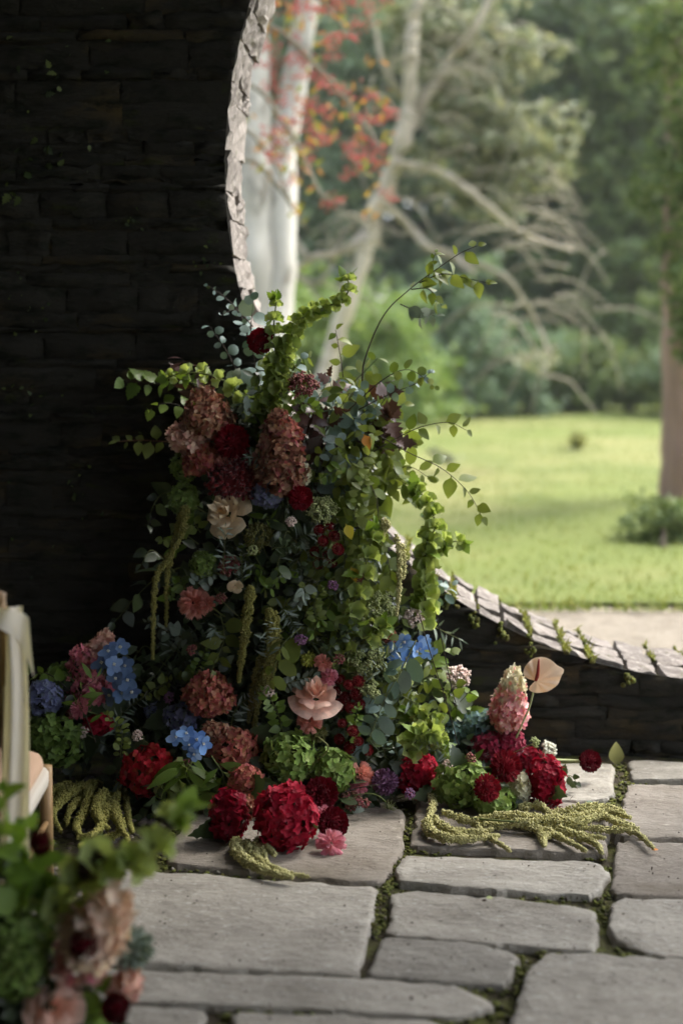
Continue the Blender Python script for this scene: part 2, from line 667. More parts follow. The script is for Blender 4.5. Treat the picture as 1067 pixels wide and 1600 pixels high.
SLABS = [  # photo corners, brown?
    ([(150, 1357), (330, 1366), (592, 1387), (556, 1524), (150, 1504)], 0),
    ([(262, 1348), (440, 1366), (600, 1379), (632, 1318), (628, 1262), (560, 1235), (330, 1240), (262, 1320)], 1),
    ([(652, 1252), (872, 1256), (956, 1262), (945, 1336), (780, 1330), (640, 1322)], 1),
    ([(690, 1190), (958, 1192), (960, 1240), (940, 1249), (870, 1249), (690, 1243)], 0),
    ([(980, 1190), (1110, 1192), (1120, 1220), (985, 1219)], 0),
    ([(978, 1226), (1120, 1228), (1128, 1312), (962, 1308)], 1),
    ([(962, 1313), (1128, 1317), (1136, 1404), (985, 1398), (953, 1392)], 1),
    ([(626, 1337), (780, 1342), (930, 1347), (950, 1362), (944, 1384), (924, 1398), (780, 1393), (617, 1377)], 0),
    ([(613, 1396), (657, 1391), (780, 1402), (926, 1419), (936, 1456), (928, 1485), (780, 1474), (602, 1459)], 0),
    ([(592, 1464), (700, 1470), (809, 1489), (792, 1538), (680, 1534), (574, 1526)], 0),
    ([(140, 1512), (400, 1520), (560, 1530), (718, 1541), (776, 1570), (720, 1588), (520, 1578), (330, 1570), (140, 1560)], 0),
    ([(140, 1570), (322, 1578), (318, 1660), (130, 1660)], 0),
    ([(368, 1581), (560, 1588), (700, 1598), (745, 1660), (352, 1660)], 0),
    ([(858, 1490), (980, 1496), (1140, 1508), (1165, 1690), (780, 1690), (797, 1595), (826, 1514)], 0),
    ([(950, 1412), (976, 1400), (1140, 1406), (1152, 1502), (1000, 1490), (952, 1462)], 0),
    # out of frame neighbours
    ([(1146, 1228), (1330, 1236), (1350, 1400), (1146, 1398)], 0),
    ([(1150, 1408), (1360, 1412), (1390, 1580), (1166, 1570)], 1),
    ([(380, 1680), (760, 1690), (760, 1880), (340, 1870)], 0),
    ([(790, 1705), (1170, 1708), (1210, 1900), (790, 1900)], 0),
]
LOOPS = []
for i, (poly, br) in enumerate(SLABS):
    pts = [G(x, y, .028) for x, y in poly]
    V, Fc, loop = slab_mesh(pts, .026 + .008 * random.random(), 100 + i)
    LOOPS.append(loop)
    mb = MB().add(V, Fc)
    ns_ = len(loop) * 3
    link('paving_slab', mb.mesh('paving_slab', M_slab_brown if br else M_slab, True, None, lambda q: q >= ns_), paving)

# moss cushions and crumbs along the joints
mb, mbc = MB(), MB()
for loop in LOOPS[:15]:
    cen = loop.mean(0)
    for p in loop:
        if vnoise([p * 5.0], 77)[0] < -.22:
            continue
        for k in range(3):
            q = p + (p - cen) / np.linalg.norm(p - cen) * (.004 + .026 * rng.random()) + rng.normal(size=2) * .008
            r = .003 + .006 * rng.random()
            V, Fc = ICO
            mb.add(V * (1 + rng.normal(size=(12, 1)) * .2) * (r, r, r * .55), Fc, frame((0, 0, 1)), (q[0], q[1], .015 + r * .1))
        if rng.random() < .5:
            q = p + (p - cen) / np.linalg.norm(p - cen) * (.01 + .02 * rng.random())
            V, Fc = rock(rng.integers(1e6))
            r = .002 + .005 * rng.random() ** 2
            mbc.add(V * r, Fc, frame(rng.normal(size=3)), (q[0], q[1], .018))
structure('joint_moss', mb, M_moss, kind='stuff')
# loose crumbs, specks and bits of petal on the flags
for k in range(240):
    q = G(rng.uniform(220, 1067), rng.uniform(1240, 1600), .03)
    V, Fc = rock(k, (1, .8, .5))
    mbc.add(V * rng.uniform(.0012, .0035), Fc, frame((0, 0, 1)), q + [0, 0, .004])
for k in range(150):
    q = G(rng.uniform(200, 1067), rng.uniform(1200, 1600), .036)
    V, Fc = leaf_shape('ovate', rng.uniform(.3, .7), 3, .2, .3, .1)
    mbc.add(V * rng.uniform(.004, .014), Fc, frame(rng.normal(size=3) * .3 + [0, 0, 1]), q)
structure('grit', mbc, mat('grit', [lin((40, 36, 30)), lin((70, 60, 48)), lin((150, 145, 132))], rough=.9), kind='stuff')
# pebble bed on the left
pebble_bed = bpy.data.objects.new('pebble_bed', None)
COL.objects.link(pebble_bed)
pebble_bed['kind'] = 'structure'
peb_me = []
for k in range(6):
    V, Fc = rock(k + 40, (1, .8, .55))
    peb_me.append(MB().add(V, Fc).mesh('pebble', M_pebble))
mb = MB()
npart = 0
for k in range(900):
    px, py = rng.uniform(-60, 270), rng.uniform(1215, 1520)
    q = G(px, py, 0)
    lim = 255 if py < 1352 else 140
    if px > lim + rng.uniform(-12, 12):
        continue
    r = rng.uniform(.009, .022)
    M = frame((rng.normal() * .3, rng.normal() * .3, 1)) * r
    if r > .0125 and npart < 280 and px > 40:
        inst('pebble', peb_me[k % 6], pebble_bed, M, q + [0, 0, r * .25])
        npart += 1
    else:
        V, Fc = rock(k % 30 + 60, (1, .8, .6))
        mb.add(V, Fc, M, q + [0, 0, r * .25])
o = link('small_pebbles', mb.mesh('small_pebbles', M_pebble), pebble_bed)
o['kind'] = 'stuff'

# ---- the moon gate wall
gate = thing('garden_wall', 'dark damp stone wall with a great round moon gate opening', 'wall', W(-1.6, 0))
# core: ring-shaped sheet both sides + soffit
mb = MB()
na = 96
gr2 = GR + .036
TOP, SL, SR = 4.6, -4.6, 4.6
ang = np.linspace(0, 2 * math.pi, na, endpoint=False)
for d in (.015, THICK - .03):
    Vi = np.array([W(SC + gr2 * math.cos(a), ZC + gr2 * math.sin(a), d) for a in ang])
    Vo = []
    for a in ang:
        c, s = math.cos(a), math.sin(a)
        k = min(((SR - SC) if c > 0 else (SC - SL)) / max(abs(c), 1e-6), ((TOP - ZC) if s > 0 else (ZC + .1)) / max(abs(s), 1e-6))
        Vo.append(W(SC + k * c, ZC + k * s, d))
    V = np.concatenate([Vi, np.array(Vo)])
    Fc = [(i, (i + 1) % na, na + (i + 1) % na, na + i) for i in range(na)]
    mb.add(V, Fc if d > .1 else [f[::-1] for f in Fc])
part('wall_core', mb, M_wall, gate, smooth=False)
mb = MB()
V = np.concatenate([np.array([W(SC + rr * math.cos(a), ZC + rr * math.sin(a), .016) for a in ang]) for rr in (GR + .002, GR + .16)])
mb.add(V, [(i, na + i, na + (i + 1) % na, (i + 1) % na) for i in range(na)])
part('rim_face', mb, M_wall, gate)
mb = MB()
V = np.concatenate([np.array([W(SC + gr2 * math.cos(a), ZC + gr2 * math.sin(a), d) for a in ang]) for d in (.03, THICK - .03)])
mb.add(V, [(i, na + i, na + (i + 1) % na, (i + 1) % na) for i in range(na)])
part('joint_bed', mb, M_ring_mossy, gate)


def wall_stone(s0, s1, z0, z1, seed):
    r = np.random.default_rng(seed)
    nxs, nzs = 6, 4
    S = np.linspace(s0, s1, nxs)
    Z = np.linspace(z0, z1, nzs)
    g = GR + .0
    V = np.zeros((nxs, nzs, 3))
    inside = 0
    pr = r.uniform(-.008, .010)
    for i in range(nxs):
        for j in range(nzs):
            s = S[i] + (r.normal() * .006 if 0 < i < nxs - 1 else r.normal() * .003)
            z = Z[j] + r.normal() * .005
            dd = math.hypot(s - SC, z - ZC)
            if dd < g:
                inside += 1
                s, z = SC + (s - SC) / dd * g, ZC + (z - ZC) / dd * g
            edge = i in (0, nxs - 1) or j in (0, nzs - 1)
            V[i, j] = (s, z, (.008 if edge else -pr + r.normal() * .009))
    if inside >= nxs * nzs - 4:
        return None
    pts = np.array([W(*p) for p in V.reshape(-1, 3)])
    return pts, grid_faces(nxs, nzs, flip=False)


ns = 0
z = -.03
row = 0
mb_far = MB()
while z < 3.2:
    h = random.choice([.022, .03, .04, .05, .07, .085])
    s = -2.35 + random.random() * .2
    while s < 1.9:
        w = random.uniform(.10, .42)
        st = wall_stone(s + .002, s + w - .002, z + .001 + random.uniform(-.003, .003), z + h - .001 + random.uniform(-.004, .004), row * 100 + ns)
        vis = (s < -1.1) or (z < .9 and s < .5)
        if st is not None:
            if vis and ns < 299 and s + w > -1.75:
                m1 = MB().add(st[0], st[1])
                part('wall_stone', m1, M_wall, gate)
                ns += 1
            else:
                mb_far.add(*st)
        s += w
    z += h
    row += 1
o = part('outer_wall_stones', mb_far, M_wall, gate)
o['kind'] = 'stuff'

# ring stones on the reveal
def ring_stone(a0, a1, d0, d1, lift, seed, n=6, m_=6):
    r = np.random.default_rng(seed)
    V = []
    A = np.linspace(a0, a1, n)
    Dd = np.linspace(d0, d1, m_)
    tl = r.normal(size=2) * .003
    for i, a in enumerate(A):
        for j, d in enumerate(Dd):
            edge = i in (0, n - 1) or j in (0, m_ - 1)
            rad = GR - lift + r.normal() * .0034 + (.002 if edge else 0) + tl[0] * (2 * i / (n - 1) - 1) + tl[1] * (2 * j / (m_ - 1) - 1)
            aa = a + r.normal() * .0018
            V.append(W(SC + rad * math.cos(aa), ZC + rad * math.sin(aa), d + r.normal() * .003))
    V = np.array(V)
    Fc = grid_faces(n, m_, flip=True)
    # skirt down into the bed
    rim = [j for j in range(m_)] + [i * m_ + m_ - 1 for i in range(1, n)] + [(n - 1) * m_ + j for j in range(m_ - 2, -1, -1)] + [i * m_ for i in range(n - 2, 0, -1)]
    cen = W(SC, ZC)
    V2 = []
    for k in rim:
        p = V[k]
        out = p - cen
        out = out - WN * np.dot(out, WN)
        V2.append(p + nrm(out) * .05)
    base = len(V)
    V = np.concatenate([V, np.array(V2)])
    m = len(rim)
    for k in range(m):
        Fc.append((rim[k], rim[(k + 1) % m], base + (k + 1) % m, base + k)[::-1])
    return V, Fc


a = R_(120)
k = 0
tuft_mb, cushion_mb = MB(), MB()
while a < R_(300):
    deg = math.degrees(a)
    if 171.0 < deg < 173:
        st = R_(177.5) - a
        rows = [(-.012, THICK)]
    else:
        st = random.uniform(.085, .135) / GR if deg > 200 else random.uniform(.08, .14) / GR
        if deg < 171:
            st = min(st, R_(171.5) - a) if R_(171.5) - a > .03 else R_(172) - a
        if deg > 205:
            q1 = random.uniform(.10, .17)
            q2 = random.uniform(.27, .33)
            rows = [(-.014 + random.uniform(-.01, .006), q1), (q1 + .03, q2), (q2 + .03, THICK)]
        else:
            q1 = random.uniform(.12, .36)
            rows = [(-.012 + random.uniform(-.012, .012), q1), (q1 + .004, THICK)]
    gap = .003 if deg < 205 else .021
    for (d0, d1) in rows:
        d0 = d0 if d0 > .05 else random.uniform(.024, .036)
        V, Fc = ring_stone(a + gap / GR / 2, a + st - gap / GR / 2, d0, d1, random.uniform(-.003, .008) if deg < 205 else random.uniform(-.004, .014), 500 + k, n=(6 if deg < 205 else 4) if st < .2 else 14, m_=6 if deg < 205 else 4)
        m1 = MB().add(V, Fc)
        part('ring_stone', m1, M_ring, gate, smooth=False)
        k += 1
    # moss and little grasses in the joint
    if deg > 222:
        for d in np.arange(-.012, THICK, .012):
            if vnoise([[a * 30, d * 14]], 4)[0] < .12:
                continue
            ja = a + rng.normal() * .002
            p = W(SC + (GR - .004) * math.cos(ja), ZC + (GR - .004) * math.sin(ja), d + rng.normal() * .004)
            r = rng.uniform(.004, .010)
            cushion_mb.add(ICO[0] * (1 + rng.normal(size=(12, 1)) * .2) * r, ICO[1], frame(rng.normal(size=3)), p)
            for b in range(4):
                up_ = nrm(np.array([rng.normal() * .5, rng.normal() * .5, 1]))
                L = rng.uniform(.008, .035)
                x = nrm(np.cross(up_, rng.normal(size=3))) * .0022
                q = p + rng.normal(size=3) * .005
                tuft_mb.add([q - x, q + x, q + up_ * L * .6 + x * .8, q + up_ * L + rng.normal(size=3) * .006], [(0, 1, 2), (0, 2, 3)])
        # moss dripping over the front edge
        if rng.random() < .6:
            for b in range(14):
                p = W(SC + (GR + rng.uniform(-.005, .05)) * math.cos(a), ZC + (GR + rng.uniform(-.005, .05)) * math.sin(a), -.012) + rng.normal(size=3) * .008
                cushion_mb.add(ICO[0] * rng.uniform(.004, .011), ICO[1], frame(rng.normal(size=3)), p)
    a += st
o = part('joint_grass', tuft_mb, mat('joint_grass', [lin((110, 118, 50)), lin((140, 140, 70)), lin((84, 100, 44))], rough=.8, transl=.3), gate)
o['kind'] = 'stuff'
o = part('moss_cushions', cushion_mb, M_moss, gate)
o['kind'] = 'stuff'
# small ferns and ivy growing on the face
mb = MB()
lf = leaf_shape('lobed', .8)
for k in range(112):
    if k < 90:
        cx, cy = [(90, 130), (60, 250), (20, 300), (215, 345), (340, 385), (320, 430), (20, 470), (60, 500), (45, 620), (140, 760)][k % 10]
        px, py = cx + rng.normal() * 22, cy + rng.normal() * 20
    else:
        px, py = rng.uniform(0, 340), rng.uniform(0, 1000)
    d = ray(px, py)
    t = np.dot(WB - CAM, WN) / np.dot(d, WN)
    p = CAM + d * t - WN * .014
    if math.hypot(np.dot(p - WB, WT) - SC, p[2] - ZC) < GR + .03:
        continue
    s = rng.uniform(.006, .026) * (1.6 if px < 110 and py < 350 else .8)
    mb.add(lf[0] * s, lf[1], frame(-WN + rng.normal(size=3) * .5 + [0, 0, .5]), p)
o = part('wall_plants', mb, mat('wall_leaf', [lin((50, 66, 34)), lin((92, 104, 46)), lin((40, 56, 40))], rough=.5, transl=.2), gate)
o['kind'] = 'stuff'

# ---- unseen roof and two walls, added to keep light off the gate wall
mb = MB()
box(mb, (-4.8, -4.2, 4.45), (4.4, 4.7, 4.7))
structure('light_blocker_roof', mb, M_blocker, smooth=False)
mb = MB()
box(mb, (-3.6, -4.2, -.05), (-3.35, 4.8, 4.44))
structure('light_blocker_side', mb, M_blocker, smooth=False)
mb = MB()
box(mb, (-3.35, -4.2, -.05), (4.4, -3.95, 4.44))
structure('light_blocker_rear', mb, M_blocker, smooth=False)
HAZE = 0.0010
# ================================================================== TREES BEYOND THE GATE
def leafmass(mb, cen, rad, n, size, seed, clumps=None, flat=.7, lf=None, droop=.0):
    """leaf faces gathered in clumps spread through an uneven crown"""
    r = np.random.default_rng(seed)
    cen, rad = np.asarray(cen, float), np.asarray(rad, float)
    clumps = clumps or max(8, n // 60)
    d = r.normal(size=(clumps, 3))
    d /= np.linalg.norm(d, axis=1)[:, None]
    rr = r.random(clumps) ** .42
    C = cen + d * rr[:, None] * rad * (1 + .25 * r.normal(size=(clumps, 1)))
    k = r.integers(0, clumps, n)
    cs = rad.mean() * .17 * (0.5 + r.random(clumps))
    pos = C[k] + r.normal(size=(n, 3)) * cs[k][:, None] * np.array([1.25, 1.25, flat])
    pos[:, 2] -= droop * np.linalg.norm((pos - cen)[:, :2], axis=1)
    nn = r.normal(size=(n, 3)) * .8 + nrmv(pos - cen) * .5 + [0, 0, .5]
    nn /= np.linalg.norm(nn, axis=1)[:, None]
    t = np.cross(nn, r.normal(size=(n, 3)))
    t /= np.linalg.norm(t, axis=1)[:, None]
    u = np.cross(nn, t)
    s = size * (.6 + .8 * r.random(n))[:, None]
    V = np.zeros((n, 4, 3))
    V[:, 0] = pos - u * s
    V[:, 1] = pos + t * s * .55 + nn * s * .15
    V[:, 2] = pos + u * s
    V[:, 3] = pos - t * s * .55 + nn * s * .15
    mb.add(V.reshape(-1, 3), [(4 * i, 4 * i + 1, 4 * i + 2, 4 * i + 3) for i in range(n)])


def nrmv(v):
    return v / np.maximum(np.linalg.norm(v, axis=1), 1e-6)[:, None]


M_bark = blend_mat('bark', lin((104, 92, 80)), lin((74, 66, 58)), 4, .4, .6, rough=.95, bump=.02, bscale=20, stretch=(1, 1, .3))
M_bark_pink = blend_mat('pink_bark', lin((152, 128, 116)), lin((122, 100, 90)), 3, .4, .65, rough=.95, bump=.02, bscale=16, stretch=(1, 1, .25))
M_bark_white = blend_mat('white_bark', lin((216, 213, 204)), lin((180, 176, 166)), 2.6, .42, .62, rough=.8, bump=.006, bscale=20,
                         a2=lin((98, 92, 78)), fine=(4, .56, .68), stretch=(1, 1, .6))
M_bark_pale = blend_mat('pale_bark', lin((198, 189, 174)), lin((152, 142, 122)), 3, .45, .65, rough=.9, bump=.01, bscale=20)
M_lichen = mat('lichen_twig', [lin((128, 124, 108)), lin((156, 150, 132))], rough=.95)
M_dark = mat('dark_conifer', [lin((60, 78, 54)), lin((76, 94, 62)), lin((92, 108, 72))], rough=.6, transl=.2)
M_mid = mat('mid_green_leaf', [lin((76, 96, 58)), lin((98, 116, 70)), lin((120, 132, 82))], rough=.6, transl=.3)
M_yel = mat('yellow_green_leaf', [lin((92, 108, 56)), lin((128, 136, 72)), lin((150, 146, 84))], rough=.6, transl=.35)
M_silver = mat('silver_leaf', [lin((110, 122, 100)), lin((140, 146, 122)), lin((164, 164, 142))], rough=.7, transl=.25)
M_blueg = mat('blue_green_leaf', [lin((88, 110, 84)), lin((106, 128, 98)), lin((128, 146, 114))], rough=.6, transl=.25)
M_bright = mat('bright_green_leaf', [lin((96, 122, 64)), lin((118, 142, 78)), lin((138, 156, 94))], rough=.6, transl=.35)


def limb(mb, pts, r0, r1, sides=7):
    q = tube_path(pts, 5)
    rr = np.linspace(r0, r1, len(q)) * (1 + (.04 if r0 > .1 else .12) * rng.normal(size=len(q)))
    q = q + rng.normal(size=q.shape) * r0 * (.05 if r0 > .1 else .16 if r0 > .01 else .3)
    tube(mb, q, rr, sides)


def tree(name, label, cat, base, trunk_pts, r0, r1, crowns, leafm, size, barkm, group=None, limbs=(), seed=1, droop=0):
    t = thing(name, label, cat, base, group)
    mb = MB()
    limb(mb, trunk_pts, r0, r1, 10)
    part('trunk', mb, barkm, t)
    for pts, ra, rb in limbs:
        mb = MB()
        limb(mb, pts, ra, rb, 6)
        part('limb', mb, barkm, t)
    if crowns:
        mb = MB()
        for i, (c, r, n) in enumerate(crowns):
            leafmass(mb, c, r, n, size, seed * 37 + i, droop=droop)
        part('crown', mb, leafm, t, smooth=False)
    return t


# white-stemmed birch close behind the wall, two stems
Yb = 11.0
t = thing('white_birch', 'thick white twin-stemmed trunk right behind the left edge of the gate', 'tree', G(395, 803))
mb = MB()
limb(mb, [P(388, 830, Yb), P(392, 600, Yb), P(398, 420, Yb), P(392, 250, Yb), P(392, 60, Yb), P(380, -160, Yb), P(370, -420, Yb)], .21, .10, 12)
part('trunk', mb, M_bark_white, t)
mb = MB()
limb(mb, [P(412, 830, Yb - .05), P(420, 600, Yb - .1), P(436, 420, Yb), P(441, 260, Yb + .05), P(462, 120, Yb + .1), P(482, 0, Yb + .1), P(520, -200, Yb)], .15, .07, 10)
part('trunk', mb, M_bark_white, t)
mb = MB()
for k, (c, r) in enumerate([((430, -330), (1.6, 1.4, 1.0)), ((300, -250), (1.5, 1.3, 1.1)), ((560, -420), (1.5, 1.3, 1.0))]):
    leafmass(mb, P(c[0], c[1], Yb), r, 3500, .05, 300 + k)
part('crown', mb, M_yel, t, smooth=False)

# leaning pale tree with lichened boughs
Yl = 14.0
t = thing('leaning_tree', 'slender pale leaning tree with bare lichen-grey boughs in mid distance', 'tree', G(495, 738))
mb = MB()
limb(mb, [P(490, 745, Yl), P(505, 620, Yl), P(530, 510, Yl), P(566, 410, Yl), P(592, 320, Yl), P(622, 240, Yl), P(640, 140, Yl), P(644, 60, Yl), P(655, -20, Yl), P(690, -260, Yl)], .10, .055, 10)
part('trunk', mb, M_bark_pale, t)
LB = [([(592, 325), (572, 360), (535, 395), (490, 402), (455, 425)], .075, .04),
      ([(600, 315), (635, 350), (668, 385), (700, 395), (740, 425)], .06, .04),
      ([(625, 235), (650, 180), (700, 95), (745, 40), (790, -60)], .09, .05),
      ([(615, 255), (690, 270), (740, 305), (790, 345), (835, 372), (895, 392)], .06, .03),
      ([(700, 400), (760, 418), (805, 450), (840, 510), (862, 560)], .05, .03),
      ([(575, 395), (585, 382), (598, 376)], .035, .03),
      ([(480, 405), (450, 360), (420, 330)], .05, .03),
      ([(455, 425), (500, 440), (530, 380), (560, 330)], .04, .02),
      ([(640, 160), (600, 110), (585, 40), (560, -40)], .05, .02)]
for pts, ra, rb in LB:
    mb = MB()
    limb(mb, [P(x, y, Yl + .15 * math.sin(x * .1)) for x, y in pts], ra * .72, rb * .6, 6)
    part('limb', mb, M_bark_pale if ra > .055 else M_lichen, t)
# fine twigs arching off the boughs, part of the same tree
mb = MB()
r = np.random.default_rng(88)
starts = [(690, 60), (640, 150), (740, 200), (720, 110), (800, 345), (860, 385), (760, 310), (850, 530), (820, 470), (500, 405), (560, 370), (690, 270), (650, 80), (780, 60), (600, 200), (830, 250)]
for k in range(150):
    x, y = starts[k % len(starts)]
    x, y = x + r.normal() * 45, y + r.normal() * 35
    a = r.normal() * .5 + (.5 if k % 3 else 2.4)
    L = r.uniform(40, 130)
    pts = [(x, y), (x + math.cos(a) * L * .5, y + math.sin(a) * L * .3 - 8), (x + math.cos(a) * L, y + math.sin(a) * L * .8 + L * .12)]
    yy = Yl + r.normal() * .5
    limb(mb, [P(px, py, yy) for px, py in pts], .014, .005, 4)
o = part('twigs', mb, M_lichen, t)
o['kind'] = 'stuff'
mb = MB()
for k, (x, y, rx, ry, n) in enumerate([(700, 40, 95, 60, 1500), (790, 95, 70, 60, 1200), (720, 150, 100, 40, 1300), (800, 200, 95, 32, 1300), (700, 240, 80, 30, 700), (790, 260, 100, 36, 1200), (860, 235, 50, 26, 500), (720, 300, 70, 26, 500), (640, 30, 60, 60, 500), (780, 330, 60, 24, 350), (850, 560, 40, 26, 200)]):
    leafmass(mb, P(x, y, Yl + .5), (rx / 158, .6, ry / 158), n, .05, 700 + k, flat=.45)
part('crown', mb, M_silver, t, smooth=False)

# rowan with berries, its trunk hidden behind the wall
Yr = 9.0
t = thing('berry_tree', 'small tree with red berry clusters and yellowing leaves overhanging beside the gate edge', 'tree', G(250, 500 + 1.5 * F_PX / Yr))
mb = MB()
limb(mb, [P(250, 870, Yr), P(260, 500, Yr), P(275, 200, Yr), P(300, 0, Yr), P(330, -200, Yr)], .09, .04, 8)
part('trunk', mb, M_bark, t)
for pts in [[(275, 200), (380, 130), (450, 200), (500, 300), (540, 320)], [(290, 60), (420, 40), (500, 110), (560, 180), (600, 240)], [(300, 0), (420, -30), (500, 0), (560, 70)], [(262, 330), (380, 250), (440, 300), (480, 360)], [(275, 220), (360, 190), (420, 240), (460, 330)]]:
    mb = MB()
    limb(mb, [P(x, y, Yr + .1 * math.sin(x)) for x, y in pts], .022, .006, 5)
    part('limb', mb, M_lichen, t)
mb = MB()
r = np.random.default_rng(5)
lf = leaf_shape('lance', .35, n=3)
for k in range(420):
    x, y = r.uniform(385, 610), r.uniform(-40, 340)
    if vnoise([[x * .02, y * .02]], 21)[0] < -.05 or (x > 540 and y < 90):
        continue
    mb.add(lf[0] * r.uniform(.05, .085), lf[1], frame(r.normal(size=3) + [0, -.3, .6]), P(x, y, Yr + r.normal() * .25))
part('crown', mb, mat('rowan_leaf', [lin((112, 122, 58)), lin((148, 142, 66)), lin((176, 132, 70)), lin((160, 96, 66))], rough=.6, transl=.4), t)
M_berry = mat('rowan_berry', [lin((178, 66, 58)), lin((192, 100, 84)), lin((168, 56, 58))], rough=.35)
sp = [(415, 20), (470, 12), (520, 60), (398, 100), (425, 130), (455, 60), (440, 155), (470, 118), (500, 130), (535, 140), (420, 205), (470, 190), (508, 220), (560, 185), (575, 150), (604, 172), (418, 245), (430, 232), (512, 318), (525, 312), (585, 190), (590, 232), (575, 245), (560, 262), (588, 255), (505, 215), (455, 285), (602, 305), (545, 230), (540, 275), (480, 170), (530, 10), (400, 60), (452, 92), (478, 228), (565, 215)]
sp += [(r.uniform(388, 610), r.uniform(-30, 300)) for _ in range(40)]
for k, (x, y) in enumerate(sp):
    mb = MB()
    c = P(x, y, Yr + r.normal() * .2)
    for b in range(18):
        mb.add(ICO[0] * .0085, ICO[1], None, c + r.normal(size=3) * (.034, .02, .022))
    part('berry_cluster', mb, M_berry, t)['kind'] = 'stuff'

# tall trunk on the right with a shrub at its foot
Yt = 11.5
gz = G(1056, 790)
t = tree('tall_pine', 'straight pinkish-brown trunk at the right edge of the lawn', 'tree', gz,
         [gz + [0.02, 0, -.05], P(1060, 700, Yt), P(1060, 560, Yt), P(1058, 400, Yt), P(1060, 100, Yt), P(1065, -400, Yt)], .155, .10,
         [], None, .05, M_bark_pink)
mb = MB()
for k, (x, y, rx, ry, n) in enumerate([(1075, 60, 60, 110, 1500), (1065, 260, 48, 90, 1300), (1075, 420, 42, 90, 1300), (1085, 520, 40, 50, 600), (1120, 200, 80, 150, 1500)]):
    leafmass(mb, P(x, y, Yt - .5), (rx / 193, .35, ry / 193), n, .035, 900 + k, flat=1.1)
part('crown', mb, M_mid, t, smooth=False)
t = thing('round_bush', 'low dark green bush at the foot of the pinkish trunk', 'bush', G(1035, 860))
mb = MB()
limb(mb, [G(1035, 860), P(1035, 820, 9.4)], .03, .01)
part('stem', mb, M_bark, t)
mb = MB()
leafmass(mb, P(1030, 818, 9.5), (.28, .25, .18), 1800, .022, 41)
leafmass(mb, P(1065, 806, 9.6), (.25, .25, .2), 1300, .022, 42)
part('crown', mb, M_mid, t, smooth=False)
t = thing('grass_tuft', 'small yellowish tuft of growth standing alone on the lawn', 'plant', G(902, 706))
mb = MB()
leafmass(mb, P(902, 690, G(902, 706)[1]), (.16, .15, .13), 500, .03, 43)
part('foliage', mb, M_yel, t, smooth=False)
t = thing('stump_tuft', 'greyish leafy tuft standing in for a stump on the lawn beyond the sprigs', 'plant', G(690, 742))  # leaf tuft put in place of a blurred grey stump
mb = MB()
leafmass(mb, P(692, 722, G(690, 742)[1]), (.12, .12, .14), 400, .03, 44)
part('foliage', mb, M_silver, t, smooth=False)

# wood behind the lawn
WOOD = [  # px of stem, Y, crown list (px,py,rx,ry), material, label
    (470, 30, [(470, 60, 120, 170), (480, 250, 120, 130), (470, 420, 90, 80)], M_blueg, 'grey-green tree in the wood behind the red berries'),
    (610, 33, [(610, 80, 110, 160), (600, 260, 120, 110), (610, 380, 80, 60)], M_mid, 'mid-green tree in the wood behind the leaning trunk'),
    (740, 31, [(740, 60, 110, 120), (750, 250, 120, 120), (720, 420, 130, 90)], M_blueg, 'tree in the wood behind the silvery boughs'),
    (880, 29, [(880, 100, 100, 170), (900, 330, 110, 140), (860, 500, 90, 90)], M_dark, 'darkest conifer in the wood, centre of the dense shade'),
    (990, 27, [(1000, 120, 95, 190), (980, 360, 80, 150), (1000, 520, 80, 90)], M_mid, 'broad green tree in the wood left of the pinkish trunk'),
    (1120, 28, [(1110, 80, 110, 160), (1110, 330, 100, 170), (1130, 520, 100, 90)], M_blueg, 'blue-green tree in the wood behind the pinkish trunk'),
    (330, 30, [(330, 100, 130, 200), (330, 350, 130, 170)], M_mid, 'wood tree hidden behind the dark wall'),
    (820, 36, [(820, -60, 160, 170), (830, 200, 120, 160), (800, 420, 100, 120)], M_dark, 'tall dark tree at the back of the wood'),
    (560, 37, [(560, -60, 150, 170), (540, 200, 130, 160)], M_dark, 'tall dark tree at the back behind the berries'),
    (1000, 35, [(1010, -80, 150, 150), (960, 240, 110, 160), (950, 450, 90, 110)], M_dark, 'tall dark tree at the back, upper right'),
    (1290, 29, [(1290, 60, 130, 220), (1290, 380, 120, 200)], M_mid, 'green wood tree beyond the right edge'),
    (160, 29, [(160, 60, 130, 220), (160, 380, 120, 200)], M_blueg, 'wood tree far left behind the wall'),
]
for i, (px, Y, cr, m, lab) in enumerate(WOOD):
    k = F_PX / Y
    base = np.array([(px - 533.5) / k, Y, 0])
    top = P(px, cr[0][1], Y)
    crowns = [(P(x, y, Y + random.uniform(-.6, .6)), (rx / k, 1.3, ry / k), int(rx * ry * .34)) for x, y, rx, ry in cr]
    tree('woodland_tree', lab, 'tree', base, [base, (base + top) / 2 + [.1, 0, 0], top], .17, .05, crowns, m, .125, M_bark, group='trees of the wood behind the lawn', seed=i + 11)
SHR = [
    (480, 21, 545, 80, 110, M_bright, 'bright green shrub behind the pale leaning trunk'),
    (585, 20.5, 545, 90, 90, M_bright, 'bright shrub just right of the pale leaning trunk'),
    (690, 22, 520, 90, 90, M_blueg, 'broad blue-green shrub under the arching lichened bough'),
    (770, 22.5, 570, 85, 60, M_blueg, 'low grey-green shrub at the back edge of the lawn'),
    (880, 23, 585, 80, 45, M_mid, 'low shrub in the shade at the back edge of the lawn'),
    (985, 23, 590, 70, 40, M_mid, 'dim shrub left of the pinkish trunk at the lawn edge'),
    (1110, 22, 560, 90, 70, M_blueg, 'shrub right of the pinkish trunk'),
    (400, 20, 540, 70, 100, M_bright, 'green shrub seen between the white trunks'),
    (640, 20, 610, 60, 30, M_bright, 'small fresh green shrub at the lawn edge behind the sprigs'),
]
